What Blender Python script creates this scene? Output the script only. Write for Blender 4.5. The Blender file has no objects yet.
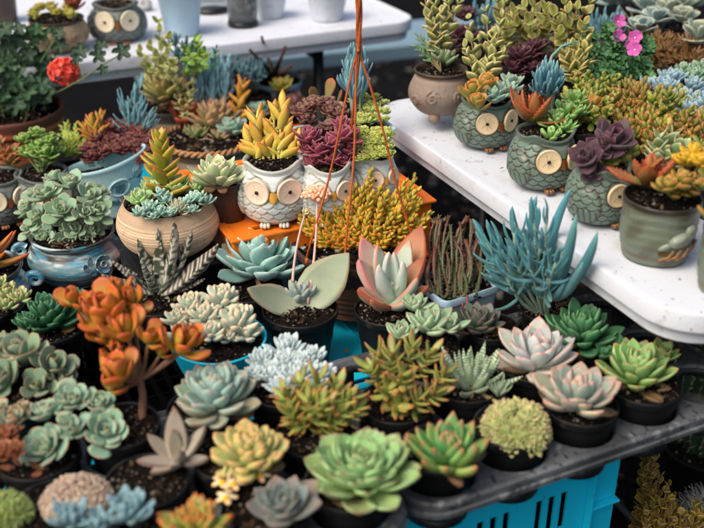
import bpy, math, random
import numpy as np
from mathutils import Vector, Matrix

# ------------------------------------------------------------------ camera, sky, sun, exposure
scene = bpy.context.scene
COL = scene.collection
R_ = math.radians
PITCH = R_(28.0); CAM_Z = 1.38; FPX = 977.8
cam_d = bpy.data.cameras.new('camera'); cam = bpy.data.objects.new('camera', cam_d); COL.objects.link(cam)
cam.location = (0, 0, CAM_Z); cam.rotation_euler = (R_(90) - PITCH, 0, 0)
cam_d.lens = 50; cam_d.sensor_width = 36; cam_d.clip_start = .05; cam_d.clip_end = 400
cam_d.dof.use_dof = True; cam_d.dof.focus_distance = 1.56; cam_d.dof.aperture_fstop = 3.0
scene.camera = cam
world = bpy.data.worlds.new('World'); scene.world = world; world.use_nodes = True
wn = world.node_tree; wn.nodes.clear()
sky = wn.nodes.new('ShaderNodeTexSky'); sky.sky_type = 'NISHITA'; sky.sun_disc = False
SUN_EL, SUN_AZ = 52.0, 232.0          # azimuth clockwise from +Y
sky.sun_elevation = R_(SUN_EL); sky.sun_rotation = R_(SUN_AZ); sky.air_density = 1.0; sky.dust_density = 7.0; sky.ozone_density = 0.3
bg = wn.nodes.new('ShaderNodeBackground'); bg.inputs[1].default_value = .13
wo = wn.nodes.new('ShaderNodeOutputWorld')
wn.links.new(sky.outputs[0], bg.inputs[0]); wn.links.new(bg.outputs[0], wo.inputs[0])
sl = bpy.data.lights.new('sun', 'SUN'); sl.energy = 1.3; sl.angle = R_(35); sl.color = (1, .91, .80)
so = bpy.data.objects.new('sun', sl); COL.objects.link(so)
a = R_(SUN_AZ); e = R_(SUN_EL)
sdir = Vector((math.sin(a) * math.cos(e), math.cos(a) * math.cos(e), math.sin(e)))
so.rotation_euler = sdir.to_track_quat('Z', 'Y').to_euler(); so.location = (0, 0, 5)
vs = scene.view_settings; vs.view_transform = 'Standard'; vs.look = 'None'; vs.exposure = 0.44; vs.gamma = 1
vs.use_curve_mapping = False
scene.cycles.use_denoising = True
scene.cycles.max_bounces = 6

# ------------------------------------------------------------------ geometry helpers
def at(px, py, z):
    x = (px - 352) / FPX; y = (264 - py) / FPX
    d = np.array([x, math.cos(PITCH) + y * math.sin(PITCH), -math.sin(PITCH) + y * math.cos(PITCH)])
    return d * ((z - CAM_Z) / d[2]) + np.array([0, 0, CAM_Z])
def depth(p):
    v = np.asarray(p) - np.array([0, 0, CAM_Z]); return float(v @ np.array([0, math.cos(PITCH), -math.sin(PITCH)]))
MA = R_(25.6)
UX = np.array([math.cos(MA), math.sin(MA)]); VX = np.array([-math.sin(MA), math.cos(MA)])
def uv(u, v, z=0.): p = UX * u + VX * v; return np.array([p[0], p[1], z])
def lin(c):
    if isinstance(c, str):
        c = [int(c[i:i + 2], 16) / 255 for i in (0, 2, 4)]
        return np.array([x / 12.92 if x <= .04045 else ((x + .055) / 1.055) ** 2.4 for x in c])
    return np.array(c, float)

class MB:
    def __init__(s): s.v = []; s.f = []; s.c = []; s.n = 0
    def add(s, v, f, c):
        v = np.asarray(v, float).reshape(-1, 3); c = np.asarray(c, float)
        if c.ndim == 1: c = np.tile(c, (len(v), 1))
        s.v.append(v); s.f.append(np.asarray(f, int).reshape(-1, 4) + s.n); s.c.append(c); s.n += len(v)
    def box(s, lo, hi, c=(.5, .5, .5)):
        x0, y0, z0 = lo; x1, y1, z1 = hi
        v = [(x0,y0,z0),(x1,y0,z0),(x1,y1,z0),(x0,y1,z0),(x0,y0,z1),(x1,y0,z1),(x1,y1,z1),(x0,y1,z1)]
        s.add(v, [(0,3,2,1),(4,5,6,7),(0,1,5,4),(1,2,6,5),(2,3,7,6),(3,0,4,7)], lin(c))
    def tube(s, pts, rad, m=8, c=(.5, .5, .5)):
        pts = np.asarray(pts, float); n = len(pts); rad = np.broadcast_to(rad, n)
        T = np.gradient(pts, axis=0); T /= np.linalg.norm(T, axis=1)[:, None] + 1e-12
        up = np.array([0, 0, 1.]) if abs(T[0][2]) < .9 else np.array([1., 0, 0])
        A = np.cross(T[0], up); A /= np.linalg.norm(A); vs_ = []
        for i in range(n):
            A = A - T[i] * (A @ T[i]); A /= np.linalg.norm(A) + 1e-12; B = np.cross(T[i], A)
            for k in range(m):
                q = 2 * math.pi * k / m; vs_.append(pts[i] + rad[i] * (math.cos(q) * A + math.sin(q) * B))
        f = [(i*m+k, i*m+(k+1) % m, (i+1)*m+(k+1) % m, (i+1)*m+k) for i in range(n-1) for k in range(m)]
        if m == 8:
            for o_ in (0, (n-1)*m): f += [(o_, o_+1, o_+2, o_+7), (o_+7, o_+2, o_+3, o_+6), (o_+6, o_+3, o_+4, o_+5)]
        elif m == 6:
            for o_ in (0, (n-1)*m): f += [(o_, o_+1, o_+2, o_+5), (o_+5, o_+2, o_+3, o_+4)]
        cc = lin(c) if not (isinstance(c, np.ndarray) and c.ndim == 2) else np.repeat(c, m, axis=0)
        s.add(vs_, f, cc)
    def ball(s, c0, r, c, m=8, n=6):
        r = np.broadcast_to(r, 3); P = []
        for i in range(n + 1):
            th = math.pi * (.03 + .94 * i / n)
            for k in range(m): q = 2*math.pi*k/m; P.append((c0[0]+r[0]*math.sin(th)*math.cos(q), c0[1]+r[1]*math.sin(th)*math.sin(q), c0[2]+r[2]*math.cos(th)))
        f = [(i*m+k, (i+1)*m+k, (i+1)*m+(k+1) % m, i*m+(k+1) % m) for i in range(n) for k in range(m)]
        if m == 8:
            for o_ in (0, n*m): f += [(o_, o_+1, o_+2, o_+7), (o_+7, o_+2, o_+3, o_+6), (o_+6, o_+3, o_+4, o_+5)]
        s.add(P, f, lin(c))
    def build(s, name, mat, parent=None, smooth=True, loc=None, bevel=0):
        v = np.concatenate(s.v); f = np.concatenate(s.f); c = np.concatenate(s.c)
        me = bpy.data.meshes.new(name); me.vertices.add(len(v)); me.vertices.foreach_set('co', v.ravel())
        me.loops.add(len(f) * 4); me.loops.foreach_set('vertex_index', f.ravel().astype(np.int32))
        me.polygons.add(len(f)); me.polygons.foreach_set('loop_start', (np.arange(len(f)) * 4).astype(np.int32))
        me.update(calc_edges=True); me.validate()
        at_ = me.color_attributes.new('Col', 'FLOAT_COLOR', 'POINT')
        at_.data.foreach_set('color', np.concatenate([np.clip(c, 0, 1), np.ones((len(c), 1))], 1).ravel())
        me.polygons.foreach_set('use_smooth', [smooth] * len(me.polygons))
        me.materials.append(mat)
        return link(name, me, parent, loc, bevel)

def link(name, me, parent=None, loc=None, bevel=0):
    o = bpy.data.objects.new(name, me); COL.objects.link(o)
    if parent is not None: o.parent = parent
    if loc is not None: o.location = loc
    if bevel:
        b = o.modifiers.new('bevel', 'BEVEL'); b.width = bevel; b.segments = 2; b.limit_method = 'ANGLE'; b.angle_limit = R_(40)
    return o
def thing(name, label, cat, loc, rz=0, group=None):
    o = bpy.data.objects.new(name, None); COL.objects.link(o); o.empty_display_size = .02
    o.location = loc; o.rotation_euler = (0, 0, rz); o['label'] = label; o['category'] = cat
    if group: o['group'] = group
    return o
def structure(o): o['kind'] = 'structure'; return o

def gridplate(xs, ys, mask, z0, z1, mb, c=(.5, .5, .5)):
    """plate of cells, holes where mask is false, only outer faces"""
    xs = list(xs); ys = list(ys); nx = len(xs); ny = len(ys); V = []; F = []
    for z in (z0, z1):
        for y in ys:
            for x in xs: V.append((x, y, z))
    ix = lambda i, j, k: k * nx * ny + j * nx + i
    M = lambda i, j: 0 <= i < nx-1 and 0 <= j < ny-1 and mask(i, j)
    for j in range(ny-1):
        for i in range(nx-1):
            if not M(i, j): continue
            F.append((ix(i,j,1), ix(i+1,j,1), ix(i+1,j+1,1), ix(i,j+1,1))); F.append((ix(i,j,0), ix(i,j+1,0), ix(i+1,j+1,0), ix(i+1,j,0)))
            if not M(i, j-1): F.append((ix(i,j,0), ix(i+1,j,0), ix(i+1,j,1), ix(i,j,1)))
            if not M(i, j+1): F.append((ix(i+1,j+1,0), ix(i,j+1,0), ix(i,j+1,1), ix(i+1,j+1,1)))
            if not M(i-1, j): F.append((ix(i,j+1,0), ix(i,j,0), ix(i,j,1), ix(i,j+1,1)))
            if not M(i+1, j): F.append((ix(i+1,j,0), ix(i+1,j+1,0), ix(i+1,j+1,1), ix(i+1,j,1)))
    n0 = mb.n; mb.add(V, F, lin(c)); return n0

def dense(prof, n):
    """smooth resample of a (r,z) profile"""
    P = np.array(prof, float); k = len(P); d = np.r_[0, np.cumsum(np.linalg.norm(np.diff(P, axis=0), axis=1) + 1e-9)]
    t = np.linspace(0, d[-1], n); out = []
    Q = np.vstack([2*P[0]-P[1], P, 2*P[-1]-P[-2]])
    for x in t:
        i = min(int(np.searchsorted(d, x, 'right')) - 1, k - 2); s = (x - d[i]) / (d[i+1] - d[i])
        p0, p1, p2, p3 = Q[i], Q[i+1], Q[i+2], Q[i+3]
        m1 = (p2 - p0) * .42; m2 = (p3 - p1) * .42
        out.append((2*s**3-3*s**2+1)*p1 + (s**3-2*s**2+s)*m1 + (-2*s**3+3*s**2)*p2 + (s**3-s**2)*m2)
    return np.array(out)
def lathe(mb, prof, seg=48, disp=None, col=(.5, .5, .5), sx=1, sy=1):
    P = np.asarray(prof, float); n = len(P)
    th = np.linspace(0, 2*math.pi, seg, endpoint=False)
    TH, Rr = np.meshgrid(th, P[:, 0]); _, Z = np.meshgrid(th, P[:, 1]); idx = np.repeat(np.arange(n)[:, None], seg, 1)
    dz = np.zeros_like(Z); c = np.tile(lin(col), (n*seg, 1))
    if disp:
        out = disp(TH, Z, Rr, idx / (n-1)); dr = out[0]; dz = out[1] if len(out) > 1 else dz
        if len(out) > 2: c = out[2].reshape(-1, 3)
        Rr = np.maximum(Rr + dr, 1e-4); Z = Z + dz
    V = np.stack([Rr*np.cos(TH)*sx, Rr*np.sin(TH)*sy, Z], -1).reshape(-1, 3)
    i, k = np.meshgrid(np.arange(n-1), np.arange(seg), indexing='ij'); k2 = (k+1) % seg
    F = np.stack([i*seg+k, i*seg+k2, (i+1)*seg+k2, (i+1)*seg+k], -1).reshape(-1, 4)
    mb.add(V, F, c)
sm = lambda x, a_, b_: (lambda t: t*t*(3-2*t))(np.clip((x-a_)/(b_-a_), 0, 1))

# ------------------------------------------------------------------ materials
def mat(name, base=None, rough=.5, noise=None, bump=0, bscale=60, sub=0, coat=0, spec=.5, attr=False, dust=None, sheen=0, metal=0):
    """noise=(scale, colour2, lo, hi); dust=(colour, scale, threshold, amount)"""
    m = bpy.data.materials.new(name); m.use_nodes = True; nt = m.node_tree; N = nt.nodes; L = nt.links
    b = N['Principled BSDF']; b.inputs['Roughness'].default_value = rough; b.inputs['Specular IOR Level'].default_value = spec
    b.inputs['Metallic'].default_value = metal
    tc = N.new('ShaderNodeTexCoord')
    if attr:
        s = N.new('ShaderNodeAttribute'); s.attribute_name = 'Col'; out = s.outputs['Color']
    else:
        s = N.new('ShaderNodeRGB'); s.outputs[0].default_value = (*lin(base), 1); out = s.outputs[0]
    def mixc(fac, a_, colour):
        mx = N.new('ShaderNodeMix'); mx.data_type = 'RGBA'; L.new(fac, mx.inputs[0]); L.new(a_, mx.inputs[6]); mx.inputs[7].default_value = (*lin(colour), 1); return mx.outputs[2]
    def nz(scale, lo, hi, amt=1., detail=4, vor=False, stretch=None):
        t = N.new('ShaderNodeTexVoronoi' if vor else 'ShaderNodeTexNoise'); t.inputs['Scale'].default_value = scale
        src = tc.outputs['Object']
        if stretch:
            mp = N.new('ShaderNodeMapping'); mp.inputs['Scale'].default_value = stretch; L.new(src, mp.inputs[0]); src = mp.outputs[0]
        L.new(src, t.inputs['Vector'])
        if not vor: t.inputs['Detail'].default_value = detail
        r = N.new('ShaderNodeMapRange'); r.inputs[1].default_value = lo; r.inputs[2].default_value = hi; r.inputs[4].default_value = amt
        L.new(t.outputs[0], r.inputs[0]); return r.outputs[0]
    for q in (noise if isinstance(noise, list) else [noise] if noise else []):
        out = mixc(nz(q[0], q[2], q[3], q[4] if len(q) > 4 else 1., stretch=q[5] if len(q) > 5 else None), out, q[1])
    if dust: out = mixc(nz(dust[1], dust[2], dust[2] + .06, dust[3], 3), out, dust[0])
    L.new(out, b.inputs['Base Color'])
    if bump:
        t = N.new('ShaderNodeTexNoise'); t.inputs['Scale'].default_value = bscale; t.inputs['Detail'].default_value = 5; L.new(tc.outputs['Object'], t.inputs['Vector'])
        bp = N.new('ShaderNodeBump'); bp.inputs['Strength'].default_value = bump; bp.inputs['Distance'].default_value = .002; L.new(t.outputs[0], bp.inputs['Height']); L.new(bp.outputs[0], b.inputs['Normal'])
        rr = N.new('ShaderNodeMapRange'); rr.inputs[3].default_value = max(rough-.1, .05); rr.inputs[4].default_value = min(rough+.15, 1); L.new(t.outputs[0], rr.inputs[0]); L.new(rr.outputs[0], b.inputs['Roughness'])
    if sub:
        b.inputs['Subsurface Weight'].default_value = sub; b.inputs['Subsurface Scale'].default_value = .004; b.inputs['Subsurface Radius'].default_value = (1, .8, .4)
    if coat: b.inputs['Coat Weight'].default_value = coat; b.inputs['Coat Roughness'].default_value = .2
    if sheen: b.inputs['Sheen Weight'].default_value = sheen; b.inputs['Sheen Roughness'].default_value = .5
    return m
M = {}
M['leaf'] = mat('waxy_leaf', attr=True, noise=[(220, '8a7350', .66, .74, .35), (45, '6f6a4c', .58, .8, .22)], rough=.42, bump=.15, bscale=120, spec=.4, sub=.12)
M['matte'] = mat('powdery_leaf', attr=True, noise=[(200, '8a7c66', .66, .74, .4), (50, '6f7a70', .52, .8, .28)], rough=.62, bump=.15, bscale=150, spec=.3, sheen=.15, sub=.12)
M['thin'] = mat('soft_leaf', attr=True, rough=.5, bump=.4, bscale=160, spec=.35)
M['petal'] = mat('petal', attr=True, rough=.55, spec=.3)
M['bark'] = mat('stem_bark', attr=True, rough=.8, bump=.6, bscale=250)
M['black'] = mat('black_plastic', '0e1012', .5, spec=.3, bump=.25, bscale=90, dust=('4a4640', 22, .56, .35))
M['soil'] = mat('potting_soil', attr=True, rough=.95, bump=1, bscale=300, spec=.15)
M['tray'] = mat('dusty_grey_plastic', '3a3d40', .5, noise=[(9, '6f7478', .42, .68, .8), (120, '1c1d1e', .56, .62, .8), (60, '9a9ea0', .60, .7, .5)], bump=.15, bscale=200)
M['darktray'] = mat('dark_plastic', '1b1e21', .5, noise=[(8, '2c3034', .45, .7, .8), (140, '0c0c0c', .55, .62, .7)], bump=.4, bscale=120)
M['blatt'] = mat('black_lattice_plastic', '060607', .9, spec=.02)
M['blue'] = mat('blue_crate_plastic', '14c4e6', .42, noise=[(14, '0ea6c8', .5, .8, .5), (70, '07303a', .66, .72, .8)], bump=.2, bscale=60)
M['orange'] = mat('orange_crate_plastic', 'f07c1c', .45, noise=[(14, 'cf5a14', .45, .8, .6), (60, '5a2c10', .67, .73, .7)], bump=.2, bscale=60)
M['white'] = mat('white_table_plastic', 'ccd2db', .6, spec=.3, noise=[(3, 'bfc5ce', .4, .75, .6), (45, '9c968c', .60, .75, .55), (12, 'a8a49c', .6, .7, .35), (110, '4a3d32', .70, .73, .9), (60, '6a5c4c', .72, .76, .7)], bump=.35, bscale=220)
M['legs'] = mat('black_metal', '141618', .4)
M['greenglaze'] = mat('green_glaze', attr=True, rough=.38, bump=.5, bscale=140, noise=[(28, '5d6f68', .5, .75, .35), (90, '2a322c', .62, .72, .4)], spec=.5)
M['whiteglaze'] = mat('white_glaze', attr=True, rough=.3, bump=.15, bscale=100, noise=[(30, 'b8bcb4', .55, .8, .35)])
M['greyglaze'] = mat('grey_glaze', attr=True, rough=.5, bump=.6, bscale=160, noise=[(60, '3c403e', .5, .7, .5)])
M['eye'] = mat('eye_glaze', attr=True, rough=.3)
M['tan'] = mat('tan_stoneware', attr=True, rough=.6, bump=.5, bscale=160, noise=[(25, '6c5743', .5, .8, .4)])
M['bowl'] = mat('striped_stoneware', attr=True, rough=.65, bump=.4, bscale=150, noise=[(18, 'a98c70', .5, .8, .4), (120, '7f674f', .62, .7, .4)])
M['terracotta'] = mat('terracotta', attr=True, rough=.7, bump=.4, bscale=120, noise=[(12, '7a3c22', .5, .8, .5), (90, '7f523c', .62, .7, .4)])
M['blueglaze'] = mat('streaky_blue_glaze', attr=True, rough=.18, bump=.12, bscale=70, noise=[(16, '2a9cc0', .50, .60, .75, (1, 1, 5)), (18, 'd0dedc', .52, .62, .8, (1, 1, 6)), (24, '4f4a40', .56, .66, .7, (1, 1, 3))], coat=.4)
M['aqua'] = mat('pale_aqua_glaze', 'aed8de', .3, noise=[(20, '94c6d0', .45, .75, .6), (70, 'a9d0d6', .6, .7, .4)], bump=.15, bscale=90)
M['aqualetter'] = mat('aqua_lettering_glaze', '4a7f90', .35)
M['paleblue'] = mat('pale_blue_plastic', 'a5c3d6', .4, noise=[(20, '93b0c4', .5, .8, .5)])
M['greyblue'] = mat('grey_blue_glaze', attr=True, rough=.45, bump=.4, bscale=120)
M['brownpot'] = mat('brown_plastic', '3a2a24', .4, bump=.2, bscale=90, dust=('6a5a50', 25, .58, .35))
M['strap'] = mat('orange_leather_strap', 'b4561c', .5, bump=.5, bscale=200, noise=[(40, '7d3610', .45, .7, .6)])
M['glass'] = mat('smoked_glass', 'b0b6b8', .12, spec=.8)
M['pebble'] = mat('jar_pebbles', attr=True, rough=.7)
M['bench'] = mat('pale_blue_paint', '6f8b9a', .6, noise=[(10, '7794a4', .45, .8, .6)])
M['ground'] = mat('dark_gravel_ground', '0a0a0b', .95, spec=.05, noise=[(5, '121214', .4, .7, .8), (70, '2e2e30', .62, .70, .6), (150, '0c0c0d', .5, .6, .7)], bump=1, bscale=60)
M['gravel'] = mat('gravel', attr=True, rough=.9, spec=.1, bump=.4, bscale=200)
M['spine'] = mat('spines', attr=True, rough=.5)

# ------------------------------------------------------------------ leaves
SH = {  # width profile: (t, half width)
 'spoon': [(0,.42),(.25,.55),(.5,.82),(.66,.92),(.8,.80),(.91,.46),(1,.03)],
 'round': [(0,.35),(.25,.5),(.5,.85),(.72,1),(.88,.86),(.96,.55),(1,.1)],
 'lance': [(0,.8),(.2,1),(.45,.95),(.7,.68),(.88,.32),(1,.03)],
 'ovate': [(0,.55),(.25,.9),(.45,1),(.65,.88),(.85,.5),(1,.04)],
 'bean':  [(0,.45),(.15,.75),(.4,.95),(.65,1),(.85,.85),(.95,.55),(1,.12)],
 'stick': [(0,.6),(.15,.9),(.4,1),(.7,.88),(.88,.6),(1,.06)],
 'petal': [(0,.2),(.3,.6),(.6,1),(.85,.85),(.95,.6),(1,.2)],
}
_T = {}
def leaf_tpl(shape='spoon', W=.3, T=.08, curv=.5, cup=.2, n=9, m=8, teeth=0, keel=0):
    key = (shape, W, T, curv, cup, n, m, teeth, keel)
    if key in _T: return _T[key]
    t = np.linspace(0, 1, n) if n < 14 else np.r_[np.linspace(0, 1, n)]
    t = 1 - (1 - t) ** 1.25
    P = np.array(SH[shape]); w = np.interp(t, P[:, 0], P[:, 1]); w = w * W
    h = T * np.interp(t, [0, .15, .5, .8, .95, 1], [.8, .95, 1, .8, .45, .08])
    if teeth: w = w * (1 + .08 * np.where(np.arange(n) % 2 == 0, 1, -1) * (t > .2) * (t < .97))
    ph = -curv * .35 + curv * t
    dt = np.diff(t, prepend=0); x = np.cumsum(np.cos(ph) * dt); z = np.cumsum(np.sin(ph) * dt)
    a_ = np.linspace(0, 2 * math.pi, m, endpoint=False) + (math.pi / m if m == 8 and False else 0)
    ca, sa = np.cos(a_), np.sin(a_)
    Y = w[:, None] * ca[None]; up = np.where(sa > 0, .35, 1.) * sa
    H = h[:, None] * up[None] + cup * w[:, None] * (ca[None] ** 2) - keel * w[:, None] * np.clip(-sa[None], 0, 1)
    if teeth: H = H + .05 * W * np.where(np.arange(n) % 2 == 0, 1, -1)[:, None] * np.abs(ca)[None]
    X = x[:, None] - np.sin(ph)[:, None] * H; Z = z[:, None] + np.cos(ph)[:, None] * H
    V = np.stack([X, Y, Z], -1).reshape(-1, 3)
    i, k = np.meshgrid(np.arange(n-1), np.arange(m), indexing='ij'); k2 = (k+1) % m
    F = np.stack([i*m+k, (i+1)*m+k, (i+1)*m+k2, i*m+k2], -1).reshape(-1, 4)
    o = (n-1)*m
    cap = {8: [(0,1,2,7),(7,2,3,6),(6,3,4,5)], 6: [(0,1,2,5),(5,2,3,4)]}[m]
    F = np.vstack([F, np.array([tuple(o + q for q in c_[::-1]) for c_ in cap])])
    tt = np.repeat(t, m); ee = np.tile(np.abs(ca), n); ss = np.tile(sa, n)
    _T[key] = (V, F, tt, ee, ss); return _T[key]
class Pal:
    def __init__(s, base, mid, tip=None, edge=None, ts=.75, te=.8, et=.3, old=None, young=None, jit=.10, band=None, under=None):
        s.base = lin(base); s.mid = lin(mid); s.tip = lin(tip) if tip is not None else s.mid; s.edge = lin(edge) if edge is not None else None
        s.ts = ts; s.te = te; s.et = et; s.old = lin(old) if old is not None else None; s.young = lin(young) if young is not None else None; s.jit = jit; s.band = band
        s.under = lin(under) if under is not None else None
    def col(s, tpl, rng, f=.5):
        V, F, t, e_, sd = tpl; t = t[:, None]; e_ = e_[:, None]
        mid = s.mid
        if s.old is not None: k = max(0, (f - .6) / .4); mid = mid * (1 - k) + s.old * k
        if s.young is not None: k = max(0, (.35 - f) / .35); mid = mid * (1 - k) + s.young * k
        c = s.base + (mid - s.base) * sm(t, 0, .45)
        if s.under is not None: c = np.where(sd[:, None] < -.3, s.under, c)
        if s.edge is not None: c = c + (s.edge - c) * (sm(e_, s.te, 1.0) * sm(t, s.et, min(1, s.et + .3)))
        c = c + (s.tip - c) * sm(t, s.ts, 1.0)
        if s.band:
            kind, bc, amt = s.band; bc = lin(bc)
            if kind == 'band': q = (np.sin(t * 80 + rng.random() * 6 + e_ * .8) > .35) 
            else: q = (rng.random((len(t), 1)) > .62)
            c = c + (bc - c) * q * amt * (t > .06)
        j = 1 + s.jit * rng.normal(size=1); j3 = 1 + s.jit * .35 * rng.normal(size=3)
        return np.clip(c * j * j3 * .90, 0, 1)
def frame(axis, spin=0):
    z = np.asarray(axis, float); z = z / np.linalg.norm(z)
    x = np.cross([0, 1, 0], z) if abs(z[1]) < .9 else np.cross([1, 0, 0], z); x = x / np.linalg.norm(x); y = np.cross(z, x)
    c_, s_ = math.cos(spin), math.sin(spin)
    return np.stack([x * c_ + y * s_, -x * s_ + y * c_, z], 1)
def put_leaf(mb, tpl, pal, rng, p, Fr, az, el, L, f=.5, roll=0, ws=1.):
    ca, sa, ce, se = math.cos(az), math.sin(az), math.cos(el), math.sin(el)
    Ry = np.array([[ce, 0, -se], [0, 1, 0], [se, 0, ce]]); Rz = np.array([[ca, -sa, 0], [sa, ca, 0], [0, 0, 1]])
    cr, sr = math.cos(roll), math.sin(roll); Rx = np.array([[1, 0, 0], [0, cr, -sr], [0, sr, cr]])
    A = Fr @ Rz @ Ry @ Rx
    V = tpl[0] * np.array([L, L * ws, L]); mb.add(V @ A.T + np.asarray(p), tpl[1], pal.col(tpl, rng, f))
def aim_leaf(mb, tpl, pal, rng, c, tip, ws=1., face=.5, k=1.0, f=.5):
    """leaf from c to c+tip whose upper side leans towards the open front"""
    tip = np.asarray(tip, float); L = float(np.linalg.norm(tip)); x = tip / L; h_ = math.hypot(x[0], x[1]) + 1e-6
    dn = np.array([-x[0]*x[2]/h_, -x[1]*x[2]/h_, h_]); N_ = dn*(1-face) + np.array([0, -.75, .65])*face
    y = np.cross(N_, x); y /= np.linalg.norm(y); n_ = np.cross(x, y); A = np.stack([x, y, n_], 1)
    mb.add((tpl[0]*np.array([L*k, L*k*ws, L*k])) @ A.T + np.asarray(c), tpl[1], pal.col(tpl, rng, f))
GA = math.pi * (3 - math.sqrt(5))
def rosette(mb, c, R, n, tpl, pal, rng, e0=82, e1=12, L0=.22, L1=1., axis=(0, 0, 1), hz=.22, rb=.10, p=1.1, q=.8, wob=4, spin=None, ws=1.):
    Fr = frame(axis, rng.random() * 6.28 if spin is None else spin)
    for i in range(n):
        f = i / max(1, n - 1); az = i * GA + rng.normal() * .10
        el = R_(e0 + (e1 - e0) * f ** p + rng.normal() * wob * 1.4); L = R * (L0 + (L1 - L0) * f ** q) * (1 + rng.normal() * .075)
        r = R * rb * f; loc = np.asarray(c) + Fr @ np.array([r * math.cos(az), r * math.sin(az), R * hz * (1 - f)])
        put_leaf(mb, tpl, pal, rng, loc, Fr, az, el, L, f, rng.normal() * .10, ws * (1 + rng.normal() * .05))
def curve_pts(p0, p1, sag=0, n=7, side=(0, 0, 0)):
    p0 = np.asarray(p0, float); p1 = np.asarray(p1, float); t = np.linspace(0, 1, n)[:, None]
    return p0 + (p1 - p0) * t + np.array([0, 0, 1]) * sag * 4 * t * (1 - t) + np.asarray(side) * 4 * t * (1 - t)
def shoot(mb, smb, p0, p1, n, tpl, pal, rng, L=(.02, .012), el=(20, 70), rad=.0015, scol='6a5a3a', mode='gold', t0=.15, sag=0, side=(0, 0, 0), ws=1.):
    pts = curve_pts(p0, p1, sag, 8, side)
    if smb is not None: smb.tube(pts, np.linspace(rad, rad * .6, 8), 6, scol)
    T = np.gradient(pts, axis=0); a0 = rng.random() * 6.28
    for i in range(n):
        if mode == 'gold': k = i; az = a0 + i * GA
        else: k = i // 2; az = a0 + k * math.pi / 2 + (i % 2) * math.pi
        f = (k / max(1, (n - 1 if mode == 'gold' else (n // 2 - 1) or 1))); t = t0 + (1 - t0) * f
        x = t * 7; j = min(int(x), 6); p = pts[j] + (pts[min(j+1, 7)] - pts[j]) * (x - j); ax = T[j]
        put_leaf(mb, tpl, pal, rng, p, frame(ax), az + rng.normal() * .12, R_(el[0] + (el[1] - el[0]) * f ** 1.3 + rng.normal() * 6), (L[0] + (L[1] - L[0]) * f) * (1 + rng.normal() * .08), 1 - f, rng.normal() * .08, ws)
def palmate(mb, c, R, nrm, spin, col, rng, lobes=5, depth_=.28, cup=.18):
    """lobed geranium leaf: closed thin blade with cupped surface"""
    Fr = frame(nrm, spin); seg = 30; rings = 4; col = lin(col) * (1 + rng.normal() * .12)
    V = []; C = []
    for side in (0, 1):
        for i in range(rings + 1):
            s = max(i / rings, .02)
            for k in range(seg):
                a_ = (k / seg) * 2 * math.pi; b_ = a_ - math.pi
                notch = 1 - .55 * math.exp(-(b_ / .35) ** 2) if False else 1
                g = 1 - depth_ * (.5 + .5 * math.cos(lobes * a_)) ** 2 - .05 * math.sin(lobes * 4 * a_); g *= 1 - .6 * math.exp(-((a_ if a_ < math.pi else a_ - 2 * math.pi) / .22) ** 2)
                r = R * s * (1 + (g - 1) * s); z = R * (cup * s * s + .07 * s * math.cos(lobes * a_)) - side * R * .02 * (1.05 - s)
                V.append(np.asarray(c) + Fr @ np.array([r * math.cos(a_), r * math.sin(a_), z])); C.append(col * (1.15 - .15 * s))
    F = []
    for side in (0, 1):
        o = side * (rings + 1) * seg
        for i in range(rings):
            for k in range(seg):
                q = (o + i*seg+k, o + i*seg+(k+1) % seg, o + (i+1)*seg+(k+1) % seg, o + (i+1)*seg+k); F.append(q if side == 1 else q[::-1])
    o1 = rings * seg; o2 = (2 * rings + 1) * seg
    F += [(o1+k, o1+(k+1) % seg, o2+(k+1) % seg, o2+k) for k in range(seg)]
    mb.add(V, F, np.array(C))

# ------------------------------------------------------------------ pots and soil
_cache = {}
def soil_mesh(i):
    if ('soil', i) in _cache: return _cache[('soil', i)]
    rng = np.random.default_rng(50 + i); mb = MB(); seg, rn = 36, 10
    V = []; C = []
    for r in range(rn + 1):
        for k in range(seg):
            q = r / rn; a_ = 2*math.pi*k/seg; z = rng.normal() * .03 + .06 * (1 - q * q)
            V.append((max(q, .01)*math.cos(a_), max(q, .01)*math.sin(a_), z)); C.append(lin('1b1512') * (1 + rng.normal() * .25))
    mb.add(V, [(r*seg+k, (r+1)*seg+k, (r+1)*seg+(k+1) % seg, r*seg+(k+1) % seg) for r in range(rn) for k in range(seg)], np.array(C))
    for _ in range(330):
        q = math.sqrt(rng.random()) * .97; a_ = rng.random() * 6.28; s = .012 + .03 * rng.random() ** 2
        c = ['15100e', '221a16', '33291f', '4a3d31', '85796a', 'b5ac9c'][min(5, int(rng.random() ** 1.5 * 6))]
        B = rng.normal(size=(8, 3)) * .25 + np.array([(x, y, z) for z in (-1, 1) for y in (-1, 1) for x in (-1, 1)])
        B = B * s * np.array([1, .8, .6]) + np.array([q*math.cos(a_), q*math.sin(a_), .03 + .06 * (1 - q*q)])
        mb.add(B, [(0,2,3,1),(4,5,7,6),(0,1,5,4),(1,3,7,5),(3,2,6,7),(2,0,4,6)], lin(c))
    tl = leaf_tpl('ovate', .3, .05, 1.2, .4, 6, 6)
    for _ in range(14):
        q = math.sqrt(rng.random()) * .8; a_ = rng.random() * 6.28; put_leaf(mb, tl, Pal('5a4432', ['6f5238', '7f6a48', '4a3626'][_ % 3]), rng, (q*math.cos(a_), q*math.sin(a_), .07), np.eye(3), rng.random()*6.28, rng.normal()*.3, .10 + .12*rng.random())
    o = mb.build('soil', M['soil']); me = o.data; bpy.data.objects.remove(o); _cache[('soil', i)] = me; return me
def add_soil(parent, r, z, i=0, sx=1, sy=1, zs=None):
    o = link('soil', soil_mesh(i % 4), parent); o.scale = (r * sx, r * sy, zs or r); o.location = (0, 0, z); o.rotation_euler.z = i * 1.3; return o
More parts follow.
